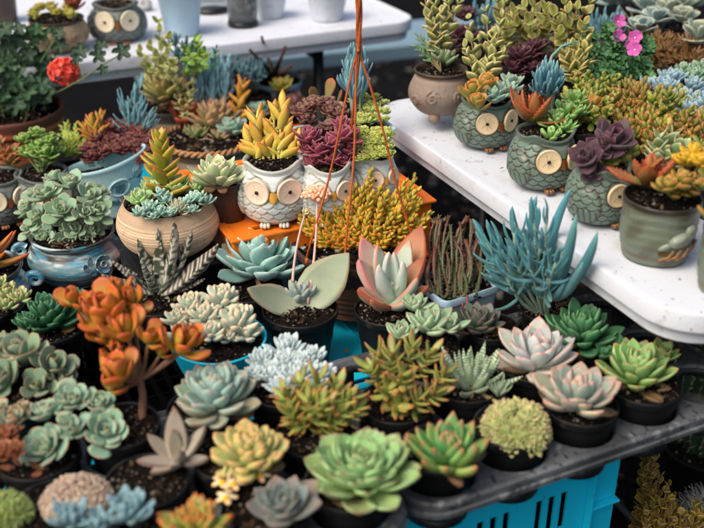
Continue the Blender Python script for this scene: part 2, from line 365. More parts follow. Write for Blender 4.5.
def black_pot(parent, r, h, z_top, m='black', seg=48):
    """nursery pot, local z_top = rim height"""
    key = ('pot', round(r, 4), round(h, 3), m)
    if key not in _cache:
        mb = MB(); rb = r * .74
        prof = [(.001,-h),(rb*.96,-h),(rb,-h+.002),(r*.90,-.013),(r*.905,-.0125),(r*.985,-.0115),(r,-.010),(r*1.005,-.001),(r*.99,0.0004),(r*.965,0),(r*.945,-.002),(r*.93,-.014),(r*.86,-h*.5),(rb*.9,-h+.003),(.001,-h+.003)]
        lathe(mb, prof, seg); o = mb.build('pot', M[m]); _cache[key] = o.data; bpy.data.objects.remove(o)
    o = link('pot', _cache[key], parent, (0, 0, z_top)); return o

class Potted:
    """a potted plant: Empty at the pot's base, pot + soil as parts"""
    def __init__(s, name, label, cat, px, py, w, zr=.632, h=.078, kind='black', group=None, r=None, seed=None, soil=True, drop=.005):
        p = at(px, py, zr); s.r = r or w / 2 / FPX * depth(p); s.zr = zr; s.h = h; s.base = np.array([p[0], p[1], zr - h])
        s.rng = np.random.default_rng(seed if seed is not None else abs(int(px * 7 + py * 13))); s.root = thing(name, label, cat, tuple(s.base), 0, group)
        if kind: s.pot = black_pot(s.root, s.r, h, h, kind)
        if soil: add_soil(s.root, s.r * .93, h - drop, int(px))
    def l(s, px, py, dz=0.):      # pixel at height rim + dz -> local coordinates
        return at(px, py, s.zr + dz) - s.base
    def m(s, w, px=None, py=None):   # pixel width -> metres at the pot's distance
        return w / FPX * depth(s.base + np.array([0, 0, s.h]))
    def ros(s, px, py, w, dz, n, tpl, pal, name='rosette', mat_='leaf', **k):
        mb = MB(); R0 = s.m(w) / 2; cc_ = s.l(px, py, dz); R0 *= 1.15; cc_[2] = max(cc_[2] - .42 * R0, s.h - .012); k['e1'] = k.get('e1', 12) + 7; k.setdefault('L0', .42); n = int(n * 1.3); k.setdefault('ws', .86 if n > 24 else .95); rosette(mb, cc_, R0, n, tpl, pal, s.rng, **k)
        if n > 28 and R0 > .022:      # a few withered leaves under the rosette
            dry = Pal('6a5440', '8a7050', '5a4030', jit=.2)
            for q in range(5): put_leaf(mb, tpl, dry, s.rng, np.array([cc_[0], cc_[1], max(cc_[2] - .1*R0, s.h - .004)]), np.eye(3), s.rng.random() * 6.28, R_(s.rng.uniform(-4, 8)), R0 * s.rng.uniform(.7, .98), 1, s.rng.normal() * .4, .7)
        return mb.build(name, M[mat_], s.root)
    def stem(s, pts, rad, col, name='stem'):
        mb = MB(); mb.tube(pts, rad, 8, col); return mb.build(name, M['bark'], s.root)
# ================================================================== the setting
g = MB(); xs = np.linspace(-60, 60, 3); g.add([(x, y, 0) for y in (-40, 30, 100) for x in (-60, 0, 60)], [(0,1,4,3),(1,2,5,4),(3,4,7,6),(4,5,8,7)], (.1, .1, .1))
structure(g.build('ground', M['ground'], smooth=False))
def gravel():
    rng = np.random.default_rng(3); mb = MB()
    for _ in range(3800):
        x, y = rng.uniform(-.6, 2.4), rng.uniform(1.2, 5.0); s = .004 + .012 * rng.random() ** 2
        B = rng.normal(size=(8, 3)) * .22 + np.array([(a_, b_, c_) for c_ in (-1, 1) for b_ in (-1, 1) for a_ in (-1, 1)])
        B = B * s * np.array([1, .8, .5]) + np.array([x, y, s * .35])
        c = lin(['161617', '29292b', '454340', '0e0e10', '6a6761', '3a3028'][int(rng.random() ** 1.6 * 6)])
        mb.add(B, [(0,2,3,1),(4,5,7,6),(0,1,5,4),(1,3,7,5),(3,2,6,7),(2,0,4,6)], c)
    o = mb.build('gravel', M['gravel'], smooth=False); o['kind'] = 'stuff'; o['label'] = 'loose dark gravel and grit scattered on the ground'; o['category'] = 'gravel'
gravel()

def folding_table(label, c0, ang, x0, x1, y0, y1, ztop, rad=.07, th=.050):
    """x along ang, y perpendicular, from corner c0"""
    t = thing('folding_table', label, 'table', (c0[0], c0[1], 0), ang)
    N = 10; out = []
    for cx, cy, a0 in ((x1-rad, y0+rad, -90), (x1-rad, y1-rad, 0), (x0+rad, y1-rad, 90), (x0+rad, y0+rad, 180)):
        for k in range(N): q = R_(a0 + 90 * k / (N-1)); out.append((cx, cy, math.cos(q), math.sin(q)))
    out = np.array(out); n = len(out); V = []
    def ring(off, z):
        for cx, cy, c_, s_ in out: V.append((cx + (rad + off) * c_, cy + (rad + off) * s_, z))
    prof = [(-.03, ztop-th), (-.012, ztop-th), (-.011, ztop-th+.001), (-.009, ztop-th*.62), (-.008, ztop-th*.6), (-.001, ztop-th*.58), (0, ztop-th*.54), (.0005, ztop-.005), (-.0006, ztop-.0022), (-.003, ztop-.0004), (-.006, ztop), (-.012, ztop), (-.014, ztop-.0018), (-.03, ztop-.002)]
    for o_, z in prof: ring(o_, z)
    cxm, cym = (x0+x1)/2, (y0+y1)/2; base = np.array(V[-n:])
    for s_ in (.6, .2, .01): V += [(cxm + (p[0]-cxm)*s_, cym + (p[1]-cym)*s_, ztop-.002) for p in base]
    m_ = len(V) // n; F = [(i*n+k, i*n+(k+1) % n, (i+1)*n+(k+1) % n, (i+1)*n+k) for i in range(m_-1) for k in range(n)]
    b0 = [(cxm + (p[0]-cxm)*.01, cym + (p[1]-cym)*.01, ztop-th) for p in V[:n]]; o_ = len(V); V += b0
    F += [(k, o_+k, o_+(k+1) % n, (k+1) % n) for k in range(n)]
    mb = MB(); mb.add(V, F, (.8, .8, .8)); top = mb.build('tabletop', M['white'], t); top.modifiers.new('es', 'EDGE_SPLIT').split_angle = R_(25)
    for lx in (x0 + .25 * min(1, x1-x0), x1 - .25 * min(1, x1-x0)):
        lb = MB()
        for ly in (y0 + .07, y1 - .07): lb.tube([(lx, ly, .0), (lx, ly, ztop-th)], .014, 8)
        lb.tube([(lx, y0+.07, .12), (lx, y1-.07, .12)], .011, 8); lb.tube([(lx, y0+.07, ztop-th-.03), (lx, y1-.07, ztop-th-.03)], .011, 8)
        lb.build('leg_frame', M['legs'], t)
    return t
TR = R_(24.5)
folding_table('white plastic folding table full of owl planters and succulents on the right', (.026, 1.83), TR, 0, 1.5, -.905, 0, .76, rad=.082)
folding_table('white plastic folding table at the back left carrying jars and an owl planter', (.172, 2.415), R_(26), -1.83, 0, 0, .76, .78)

def bench():
    t = thing('low_bench', 'low pale blue wooden bench in the dark behind the back table', 'bench', (.2, 3.55, 0), R_(20))
    m_ = MB(); m_.box((-1.0, -.16, .40), (.45, .16, .45)); m_.build('seat', M['bench'], t, smooth=False, bevel=.004)
    for x in (-.9, .35):
        for y in (-.11, .11): q = MB(); q.box((x-.03, y-.03, 0), (x+.03, y+.03, .40)); q.build('leg', M['bench'], t, smooth=False, bevel=.003)
bench()

# ------------------------------------------------------------------ crates
def wall_panel(mb, axis, pos, a0, a1, z0, z1, th, slots):
    """vertical panel with slots: list of (a_start, a_end, z_start, z_end)"""
    A = sorted({a0, a1} | {s for q in slots for s in q[:2]}); Z = sorted({z0, z1} | {s for q in slots for s in q[2:]})
    def mask(i, j):
        am, zm = (A[i]+A[i+1])/2, (Z[j]+Z[j+1])/2
        return not any(q[0] < am < q[1] and q[2] < zm < q[3] for q in slots)
    tmp = MB(); gridplate(A, Z, mask, 0, th, tmp); v = tmp.v[0]
    w = np.stack([v[:, 0], pos + v[:, 2], v[:, 1]], 1) if axis == 'x' else np.stack([pos + v[:, 2], v[:, 0], v[:, 1]], 1)
    mb.add(w, tmp.f[0] if axis == 'y' else tmp.f[0][:, ::-1], (.5, .5, .5))
def slotset(a0, a1, z0, z1, groups, n, w, gap):
    out = []
    for g_ in range(groups):
        c_ = a0 + (a1 - a0) * (g_ + .5) / groups; tot = n * w + (n-1) * gap
        for k in range(n): s = c_ - tot/2 + k * (w + gap); out.append((s, s + w, z0, z1))
    return out
def crate(name, label, u0, v0, W, D, z0, H, m, solid_top=None, lattice=False, group=None, notch=None):
    p = uv(u0, v0, z0); t = thing(name, label, 'crate', tuple(p), MA, group); th = .0035
    hi = H - .055
    for nm, axis, pos, a1, o0, o1 in (('front_wall', 'x', 0, W, 0, 0), ('back_wall', 'x', D-th, W, 0, 0), ('side_wall', 'y', 0, D, th, th), ('side_wall', 'y', W-th, D, th, th)):
        mb = MB(); ng = max(2, int(a1 / .11))
        sl_ = slotset(.065, a1-.065, hi-.065, hi, ng, 3, .0105, .010) + slotset(.065, a1-.065, .045, hi-.085, ng, 3, .0105, .010)
        wall_panel(mb, axis, pos, o0, a1-o1, .0, H, th, sl_); mb.build(nm, M[m], t, smooth=False)
    # corner posts and top rim standing proud of the walls
    rm = MB()
    rm.box((-.007, -.007, H), (W+.007, .008, H+.005)); rm.box((-.007, D-.008, H), (W+.007, D+.007, H+.005)); rm.box((-.007, .008, H), (.008, D-.008, H+.005)); rm.box((W-.008, .008, H), (W+.007, D-.008, H+.005))
    rm.build('rim', M[m], t, smooth=False, bevel=.0015)
    for x, x0_, x1_ in ((.048, 0, .0478), (W-.052, W-.0478, W)):
        rb = MB(); rb.box((x, -.013, .0), (x+.004, -.0003, H)); rb.box((x0_, -.012, H-.098), (x1_-.0002, -.0003, H-.094)); rb.box((x0_, -.012, .04), (x1_-.0002, -.0003, .044))
        rb.build('corner_rib', M[m], t, smooth=False, bevel=.001)
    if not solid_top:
        ln = MB(); e1, e2 = .012, .0135  # added black sheets inside the walls, standing in for shade behind the slots
        ln.box((e1, e1, .006), (W-e1, e2, H-.006)); ln.box((e1, D-e2, .006), (W-e1, D-e1, H-.006)); ln.box((e1, e2, .006), (e2, D-e2, H-.006)); ln.box((W-e2, e2, .006), (W-e1, D-e2, H-.006)); ln.build('slot_shade', M['blatt'], t, smooth=False)
    mb = MB()
    if lattice:
        xs_ = [th]; 
        nxc = int((W - 2*th) / .021); nyc = int((D-2*th) / .034)
        xs_ = sorted([th + i * (W-2*th) / nxc for i in range(nxc+1)] + [th + i * (W-2*th) / nxc + .0075 for i in range(nxc)]); ys_ = sorted([th + i * (D-2*th) / nyc for i in range(nyc+1)] + [th + i * (D-2*th)/nyc + .005 for i in range(nyc)])
        gridplate(xs_, ys_, lambda i, j: i % 2 == 0 or j % 2 == 0, H-.002, H+.002, mb)
        o = mb.build('lattice_top', M[m], t, smooth=False)
    elif solid_top:
        e_ = .0082
        xs_ = [e_, W*.12, W*.12+.09, W*.5, W*.5+.07, W-e_]; ys_ = [e_, .022, .034, D*.5, D*.5+.012, D-e_]
        gridplate(xs_, ys_, lambda i, j: not (j in (1, 3) and i in (1, 3)), H-.004, H+.0028, mb)
        for k in range(5): x = W * (.15 + .17 * k); mb.box((x, D*.2, H+.003), (x+.004, D*.9, H+.0055))
        mb.build('base_panel', M[m], t, smooth=False, bevel=.0012)
    mb = MB(); mb.box((th, th, .0), (W-th, D-th, .004))
    if not solid_top: mb.build('bottom_panel', M[m], t, smooth=False)
    return t
BG = 'blue plastic crates stacked under the plants'
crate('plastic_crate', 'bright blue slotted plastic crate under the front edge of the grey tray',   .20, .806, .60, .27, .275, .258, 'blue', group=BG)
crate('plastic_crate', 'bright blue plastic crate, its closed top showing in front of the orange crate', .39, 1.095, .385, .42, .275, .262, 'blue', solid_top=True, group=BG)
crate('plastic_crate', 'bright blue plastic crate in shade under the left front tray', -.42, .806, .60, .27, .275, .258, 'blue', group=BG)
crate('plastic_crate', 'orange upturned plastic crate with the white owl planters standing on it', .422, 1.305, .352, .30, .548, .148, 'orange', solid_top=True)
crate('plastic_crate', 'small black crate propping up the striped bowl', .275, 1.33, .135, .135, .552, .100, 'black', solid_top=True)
LG = 'black lattice crates under the ceramic pots'
for lb, u0, v0, W_, D_ in (('black lattice crate under the turquoise ceramic pots at the left edge', -.42, 1.09, .395, .47), ('black lattice crate under the striped bowl and long speckled leaves', -.015, 1.09, .395, .47),
                          ('black lattice crate under the terracotta geranium pot', -.42, 1.57, .395, .55), ('black lattice crate under the aqua trough planter', -.015, 1.57, .395, .55)):
    crate('lattice_crate', lb, u0, v0, W_, D_, .275, .272, 'blatt', solid_top=True, lattice=True, group=LG)
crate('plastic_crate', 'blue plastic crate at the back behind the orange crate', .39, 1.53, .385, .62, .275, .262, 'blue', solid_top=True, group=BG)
def stand():
    p = uv(-.95, .79); t = thing('display_stand', 'low dark metal stand carrying the stacked crates', 'stand', tuple(p), MA)
    m_ = MB(); m_.box((0, 0, .245), (1.75, 1.5, .274)); m_.build('shelf', M['legs'], t, smooth=False, bevel=.003)
    for x in (.04, 1.69):
        for y in (.04, 1.44): q = MB(); q.box((x-.02, y-.02, 0), (x+.02, y+.02, .244)); q.build('leg', M['legs'], t, smooth=False)
stand()

# ------------------------------------------------------------------ carrier trays
def carrier_tray(label, u0, v0, cols, rows, pitch, m, zt=.60, empties=()):
    """sheet with round cup holes; hanging slotted cups are parts"""
    ma = .048; W_ = (cols-1) * pitch + 2 * ma + .006; D_ = (rows-1) * pitch + 2 * ma + .006; ca = ma + .003
    t = thing('carrier_tray', label, 'tray', tuple(uv(u0, v0, zt)), MA, 'plastic carrier trays')
    mb = MB(); hr = .0462; seg = 32
    for j in range(rows):
        for i in range(cols):
            cx, cy = ca + i*pitch, ca + j*pitch
            xl = 0 if i == 0 else cx - pitch/2; xh = W_ if i == cols-1 else cx + pitch/2; yl = 0 if j == 0 else cy - pitch/2; yh = D_ if j == rows-1 else cy + pitch/2
            V = []
            for k in range(seg):
                q = 2*math.pi*k/seg; c_, s_ = math.cos(q), math.sin(q); V.append((cx + (hr+.003)*c_, cy + (hr+.003)*s_, 0))
            for k in range(seg):
                q = 2*math.pi*k/seg; c_, s_ = math.cos(q), math.sin(q)
                tx = ((xh-cx)/c_ if c_ > 0 else (xl-cx)/c_) if abs(c_) > 1e-6 else 9; ty = ((yh-cy)/s_ if s_ > 0 else (yl-cy)/s_) if abs(s_) > 1e-6 else 9
                d_ = min(tx, ty); x, y = cx + d_*c_, cy + d_*s_
                # rounded outer corners
                rr = .04
                for ex, sx_, fx in ((0, 1, i == 0), (W_, -1, i == cols-1)):
                    for ey, sy_, fy in ((0, 1, j == 0), (D_, -1, j == rows-1)):
                        if fx and fy:
                            qx, qy = ex + sx_*rr, ey + sy_*rr
                            if (x - qx) * sx_ < 0 and (y - qy) * sy_ < 0:
                                L_ = math.hypot(x-qx, y-qy); x, y = qx + (x-qx)/L_*rr, qy + (y-qy)/L_*rr
                V.append((x, y, 0))
            F = [(k, seg+k, seg+(k+1) % seg, (k+1) % seg) for k in range(seg)]
            # corner squares of inner cells come from the exact corner points
            for sx_, sy_, kk in ((1, 1, seg//8), (-1, 1, 3*seg//8), (-1, -1, 5*seg//8), (1, -1, 7*seg//8)): pass
            n0 = mb.n; mb.add(V, F, (.5, .5, .5))
            r0 = [(cx + (hr+.003)*math.cos(2*math.pi*k/seg), cy + (hr+.003)*math.sin(2*math.pi*k/seg)) for k in range(seg)]
            V2 = [(x, y, 0) for x, y in r0] + [(cx + hr*math.cos(2*math.pi*k/seg), cy + hr*math.sin(2*math.pi*k/seg), -.004) for k in range(seg)]
            mb.add(V2, [(k, (k+1) % seg, seg+(k+1) % seg, seg+k) for k in range(seg)], (.5, .5, .5))
    # rim: rolled edge and skirt
    N = 8; out = []; rad = .04
    for cx, cy, a0 in ((W_-rad, rad, -90), (W_-rad, D_-rad, 0), (rad, D_-rad, 90), (rad, rad, 180)):
        for k in range(N): q = R_(a0 + 90*k/(N-1)); out.append((cx, cy, math.cos(q), math.sin(q)))
    V = []; prof = [(-.0005, 0.0005), (.003, .003), (.007, .003), (.010, .0005), (.0105, -.005), (.009, -.010), (.0125, -.0115), (.012, -.018), (.006, -.0185), (.004, -.006), (-.0005, -.004)]
    for o_, z in prof:
        for cx, cy, c_, s_ in out: V.append((cx + (rad+o_)*c_, cy + (rad+o_)*s_, z))
    n = len(out); mb.add(V, [(i*n+k, i*n+(k+1) % n, (i+1)*n+(k+1) % n, (i+1)*n+k) for i in range(len(prof)-1) for k in range(n)], (.5, .5, .5))
    mb.build('tray_sheet', M[m], t, smooth=True).modifiers.new('es', 'EDGE_SPLIT').split_angle = R_(38)
    cup0 = None
    for j in range(rows):
        for i in range(cols):
            cx, cy = ca + i*pitch, ca + j*pitch
            if cup0 is None:
                cm = MB(); sg = 24; dp = .052
                A_ = [0, .012, .040, dp]; V = []; F = []
                for z in A_:
                    r = hr - .006 * z / dp
                    for k in range(sg*1): q = 2*math.pi*k/sg; V.append((r*math.cos(q), r*math.sin(q), -.004 - z))
                for a_i in range(3):
                    for k in range(sg):
                        if a_i == 1 and k % 6 in (1, 2, 3): continue
                        F.append((a_i*sg+k, a_i*sg+(k+1) % sg, (a_i+1)*sg+(k+1) % sg, (a_i+1)*sg+k))
                b_ = 3*sg; V += [(.026*math.cos(2*math.pi*k/sg), .026*math.sin(2*math.pi*k/sg), -.004-dp) for k in range(sg)]
                F += [(b_+k, b_+(k+1) % sg, b_+sg+(k+1) % sg, b_+sg+k) for k in range(sg)]
                cm.add(V, F, (.5, .5, .5)); cm.box((-.026, -.004, -.007-dp), (.026, .004, -.0042-dp)); cm.box((-.004, .0042, -.007-dp), (.004, .026, -.0042-dp)); cm.box((-.004, -.026, -.007-dp), (.004, -.0042, -.0042-dp))
                cup0 = cm.build('cup', M['darktray'], t, smooth=True); so_ = cup0.modifiers.new('t', 'SOLIDIFY'); so_.thickness = .0016; c = cup0
            else: c = cup0.copy(); COL.objects.link(c); c.parent = t
            c.location = (cx, cy, 0); c.rotation_euler.z = .3
    return t
carrier_tray('speckled grey plastic tray with round cups holding rosettes in the right foreground', .445, .745, 5, 3, .105, 'tray')
carrier_tray('grey plastic tray with rounded corner under the left foreground pots', -.202, .735, 6, 3, .105, 'tray')

# ------------------------------------------------------------------ owl planters
def scales(x, z, rw, rh):
    """overlapping scale relief; 0 at the grooves, 1 on the scale"""
    best = np.zeros_like(x) - 1; kmin = int(np.floor(z.min() / rh)) - 2; kmax = int(np.ceil(z.max() / rh)) + 2
    Rr = rw * .62
    for k in range(kmax, kmin, -1):
        cz = k * rh + rh * .55; xo = (k % 2) * rw / 2; dx = (x - xo + rw/2) % rw - rw/2; dz = z - cz
        d = np.hypot(dx, dz) / Rr; h_ = np.where(d < 1, (.60 + .40 * d) * sm(1 - d, .02, .24), -1)
        best = np.where((best < 0) & (d < 1), h_, best)
    return np.clip(best, 0, 1)
OWLC = {'green': dict(m='greenglaze', body='63776a', groove='3e2a1c', eye='e6cfa4', eyel='7a5030', beak='7a4a24', foot='7a5230'),
        'white': dict(m='whiteglaze', body='ccd5d2', groove='8b7f66', eye='f0d9c2', eyel='c98a52', beak='d9a23c', foot='c9c6b8'),
        'grey': dict(m='greyglaze', body='6e7672', groove='3c3f3c', eye='e8dcc0', eyel='a58a60', beak='7a4a28', foot='8a5a3a')}
_owl = {}
def owl_parts(root, style, R, H, eyes=True, detail=1):
    key = (style, round(R, 4), round(H, 4))
    if key in _owl:
        for (nm, me, par, mw) in _owl[key]:
            o = bpy.data.objects.new(nm, me); COL.objects.link(o); o.parent = root if par is None else body; o.matrix_local = mw
            if par is None: body = o
        return body
    C_ = OWLC[style]; cb, cg = lin(C_['body']), lin(C_['groove'])
    prof = dense([(.002, 0), (.55, 0), (.68, .02), (.86, .13), (.985, .32), (1, .48), (.95, .66), (.86, .80), (.80, .87), (.82, .93), (.85, .975), (.82, 1.0), (.77, .99), (.735, .95), (.73, .88), (.74, .78), (.002, .77)], 175) * np.array([R, H])
    def disp(TH, Z, Rr, I):
        phi = (TH + math.pi/2 + math.pi) % (2*math.pi) - math.pi; z = Z / H; out_ = I < .60
        rim = sm(z, .80, .95); ear = np.exp(-((np.abs(phi) - .95) / .26) ** 2)
        dz = H * (.075 * ear * rim - .04 * np.exp(-(phi / .5) ** 2) * rim); dr = R * .05 * ear * rim
        zb = .87 - .22 * np.exp(-(phi / .26) ** 2) + .05 * np.exp(-((np.abs(phi) - .95) / .3) ** 2)
        brow = sm(z, zb - .035, zb + .01) * (z < .99) * (np.abs(phi) < 1.3) * out_; dr = dr + R * .055 * brow * sm(1.3 - np.abs(phi), 0, .3) * (1 - sm(z, .9, 1))
        dE = np.hypot((np.abs(phi) - .46) * R, (z - .635) * H); eye = sm(dE, .36 * R, .44 * R)
        s = scales(TH * R, Z, 2*math.pi*R/18, H * .105)
        msk = out_ * eye * sm(zb - .05 - z, 0, .03) * sm(z, .03, .10)
        wing = np.hypot((np.abs(phi) - 1.45) * R / (.50 * R), (z - .40) * H / (.34 * H)); wr = (1 - sm(wing, .8, 1.02))
        # feather lines on the wing: long vertical grooves in its lower half
        wl = .5 + .5 * np.cos(phi * 34 + z * 6); s = np.where((wing < 1) & (z < .36), .35 + .65 * sm(wl, .05, .5), s)
        dr = dr + R * (.040 * s * msk + .055 * wr * out_ - .02)
        line = (1 - sm(s, .2, .75)) * msk * (.95 if style == 'green' else .5) + np.exp(-((wing - 1) / .06) ** 2) * out_ * .7 + np.exp(-((z - zb + .04) / .012) ** 2) * (np.abs(phi) < 1.2) * out_ * .8 + np.exp(-((dE - .385 * R) / (.03 * R)) ** 2) * out_ * .8 + sm(np.exp(-((I - .655) / .02) ** 2), .2, 1) * .6 + (1 - sm(z, .0, .05)) * .6
        line = np.clip(line, 0, 1)[..., None]; inside = (I > .74)[..., None]
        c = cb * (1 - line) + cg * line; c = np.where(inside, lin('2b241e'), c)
        return dr, dz, c
    mb = MB(); lathe(mb, prof, 264, disp); body = mb.build('owl_body', M[C_['m']], root); rec = [('owl_body', body.data, None, Matrix.Identity(4))]
    def sub(mb_, nm, m_, mw):
        o = mb_.build(nm, m_, body); o.matrix_local = mw; rec.append((nm, o.data, 1, mw.copy()))
    re = .355 * R; ce, cl = lin(C_['eye']), lin(C_['eyel'])
    for sgn in (-1, 1):
        ph = sgn * .46 - math.pi/2; rr = R * 1.0
        def ed(TH, Z, Rr, I):
            q = Rr / re; ray = (np.cos(TH * 16 + np.sin(TH * 5)) > .75) * (q > .16) * (q < .42 + .16*np.sin(TH*7)) * (Z > 0)
            rimc = (q > .9)[..., None] * .25; c = ce * (1 - ray[..., None] * .7) + cl * ray[..., None] * .7; c = c * (1 - rimc) + cl * rimc
            return 0 * Z, 0 * Z, c
        em = MB(); prof_e = [(re*1.0, -.003), (re*1.02, .0000), (re*.99, .0012), (re*.93, .0015), (re*.86, .0009), (re*.7, .0004), (re*.5, .0002), (re*.35, .0001), (re*.2, .0004), (re*.01, .0006)]
        lathe(em, prof_e[::-1], 96, ed)
        cen = Vector((rr*math.cos(ph), rr*math.sin(ph), .635*H)); nrm = Vector((math.cos(ph), math.sin(ph), -.0)).normalized()
        mw = Matrix.Translation(cen - nrm * .0008) @ nrm.to_track_quat('Z', 'Y').to_matrix().to_4x4()
        sub(em, 'eye', M['eye'], mw)
        pm = MB(); pm.ball((0, 0, .0012), (re*.16, re*.16, .0022), '0a0a0a'); sub(pm, 'pupil', M['eye'], mw)
    bm_ = MB(); t_ = leaf_tpl('ovate', .34, .30, .5, 0); pal = Pal(C_['beak'], C_['beak'], jit=0)
    put_leaf(bm_, t_, pal, np.random.default_rng(1), (0, -R*1.01, H*.66), np.eye(3), -math.pi/2, R_(-82), R*.34); sub(bm_, 'beak', M['eye'], Matrix.Identity(4))
    for sgn in (-1, 1):
        fm = MB()
        for k in (-1, 0, 1): fm.ball((sgn*R*.26 + k*R*.09, -R*(.84 - abs(k)*.03), H*.045), (R*.06, R*.12, H*.045), C_['foot'])
        sub(fm, 'foot', M['eye'], Matrix.Identity(4))
    _owl[key] = rec; return body
class Owl(Potted):
    def __init__(s, label, px, py, w, zr, h, style, rz, cat='owl planter', seed=None, group='owl shaped planters', name='owl_planter'):
        super().__init__(name, label, cat, px, py, w * .8, zr, h, None, group, seed=seed, soil=False)
        R = w / 2 / FPX * depth(s.base + np.array([0, 0, h])); s.R = R
        s.holder = bpy.data.objects.new('x', None); bpy.data.objects.remove(s.holder)
        s.root.rotation_euler.z = 0; b = owl_parts(s.root, style, R, h); b.rotation_euler.z = R_(rz)
        add_soil(s.root, R*.745, h*.93, int(px))

# ------------------------------------------------------------------ relief helper: spirals pressed on a pot
def spiral(dx, dz, r0, turns=2.2, sgn=1):
    r = np.hypot(dx, dz); q = np.arctan2(dz, dx) * sgn; w = np.cos(2*math.pi*(r / r0 * turns) - q); return sm(w, .1, .8) * (1 - sm(r, r0*.88, r0))
def vessel(p, prof, m, seg=96, disp=None, col=(.5, .5, .5), n=70, name='pot', smooth_prof=True, sx=1, sy=1):
    mb = MB(); lathe(mb, dense(prof, n) if smooth_prof else prof, seg, disp, col, sx, sy); return mb.build(name, M[m], p.root)
# ================================================================== plants on the carrier trays
def cellA(i, j): return (.498 + .105*i, .798 + .105*j)
def cellB(i, j): return (-.149 + .105*i, .788 + .105*j)
class Cell(Potted):
    def __init__(s, name, label, cat, uvp, r=.0485, zr=.632, h=.075, kind='black', group=None, seed=None, zb=None, **k):
        rng = np.random.default_rng(seed if seed is not None else int(uvp[0]*1000 + uvp[1]*7000))
        jx, jy = rng.normal(size=2) * .0012
        s.r = r; s.zr = zr; s.h = h; s.base = uv(uvp[0] + jx, uvp[1] + jy, zr - h); s.rng = rng
        s.root = thing(name, label, cat, tuple(s.base), 0, group)
        if kind: s.pot = black_pot(s.root, r, h, h, kind)
        add_soil(s.root, r*.93, h-.005, int(uvp[0]*100))
GR = 'small succulents in black nursery pots'
def P1(label, uvp, cat='succulent', name='potted_succulent', **k): k.setdefault('group', GR); return Cell(name, label, cat, uvp, **k)
T = leaf_tpl
ech = T('spoon', .30, .10, .7, .25); echw = T('spoon', .36, .09, .8, .3); lan = T('lance', .17, .09, .4, .3); fat = T('bean', .24, .20, .5, 0); ov = T('ovate', .30, .12, .6, .25)
finger = T('bean', .17, .15, .6, 0, 7, 6); jelly = T('bean', .31, .31, .35, 0, 6, 6); stick = T('stick', .07, .065, .5, 0, 9, 6)

# --- right tray
p = P1('plump green rosette with reddish tips in the front pot at the rounded tray corner', cellA(0, 0))
p.ros(449, 447, 84, .022, 34, T('ovate', .26, .15, .6, .15), Pal('7fae6a', '4f8f52', 'b5674a', '8fae62', ts=.86, te=.93, old='8a9a4c', young='8fbf7a'), e0=80, e1=18, hz=.25, q=.7)
p = P1('crested yellow green cluster plant forming a dome, behind the front right pot', cellA(1, 0))
def cluster_dome(p, px, py, w, n, tpl, pal, rr=.013, hz=.6, flat=.75, name='rosette', leaves=12, seed=1, e=(80, 20), dzb=-.004):
    c = p.l(px, py, .01) * np.array([1, 1, 0]) + np.array([0, 0, p.h + dzb]); R = p.m(w) / 2; mb = MB(); k = 0
    for i in range(n):
        f = (i + .5) / n; th = math.acos(1 - f * .92); az = i * GA
        nrm = np.array([math.sin(th)*math.cos(az), math.sin(th)*math.sin(az), math.cos(th)])
        rosette(mb, c + nrm * np.array([R, R, R*flat]) * (1 - rr/R) , rr * (1 + .15*p.rng.normal()), leaves, tpl, pal, p.rng, e0=e[0], e1=e[1], axis=nrm + p.rng.normal(size=3)*.12, hz=.3)
    return mb.build(name, M['leaf'], p.root)
cluster_dome(p, 517, 422, 80, 34, T('ovate', .36, .14, .5, .2, 7, 6), Pal('7f9f58', '93ad62', 'd9b48a', 'b9b880', ts=.78, te=.9, jit=.12), rr=.0165, leaves=26, e=(80, 8))
mb = MB(); mb.ball(p.l(517, 424, .01) * np.array([1, 1, 0]) + np.array([0, 0, p.h - .004]), np.array([.034, .034, .026]), '5a6a3a', 8, 8); mb.build('core', M['leaf'], p.root)
p = P1('pale grey pink rosette with rosy leaf edges in the third pot along the tray edge', cellA(2, 0))
p.ros(578, 390, 80, .026, 36, T('spoon', .31, .12, .6, .25), Pal('a6b8a8', '93ad9f', 'cf8a78', 'bfa698', ts=.88, te=.88, et=.4, old='a9a58c', young='c9a898'), mat_='matte', e0=82, e1=10, hz=.3)
p = P1('open fresh green rosette with pointed leaves in the last pot of the front edge', cellA(3, 0), r=.050)
p.ros(638, 366, 82, .024, 30, T('spoon', .29, .10, .6, .3), Pal('9fc07a', '7fae66', 'b98a5a', '98b878', ts=.90, te=.9, old='8aa660', young='9fc884'), e0=75, e1=12, hz=.3)
p.ros(664, 352, 40, .02, 16, T('spoon', .26, .10, .5, .3), Pal('9fc07a', '8ab46c', 'c9824a', ts=.85), e0=75, e1=20)
mb = MB(); put_leaf(mb, ov, Pal('d9852a', 'e09a3a'), p.rng, p.l(652, 362, .03), np.eye(3), 2.2, 1.1, .016); mb.build('dry_leaf', M['leaf'], p.root)
p = P1('zebra striped spiky rosette with thin white banded leaves in the second row', cellA(1, 1))
zl = T('lance', .13, .08, .45, .15, 40, 8)
p.ros(472, 372, 84, .014, 34, zl, Pal('93b08a', '6a9166', '7a8f5a', band=('band', 'dfe5d5', .85), jit=.08), e0=84, e1=22, hz=.12, L0=.6, q=.9)
p.ros(500, 388, 34, .006, 14, zl, Pal('93b08a', '6a9166', '7a8f5a', band=('band', 'dfe5d5', .85)), e0=80, e1=30, L0=.5)
p = P1('white rosette with glowing pink leaf tips in the middle of the second row', cellA(2, 1), r=.047)
p.ros(538, 350, 90, .026, 32, T('spoon', .28, .09, .6, .3), Pal('c9d3cf', 'b3c4c1', 'd87868', 'ccb0a6', ts=.91, te=.90, et=.45, old='c2b3a2', young='e6d6d4'), mat_='matte', e0=80, e1=8, hz=.25)
p = P1('dense dark green rosette with many small leaves beside the empty tray cups', cellA(3, 1), r=.047)
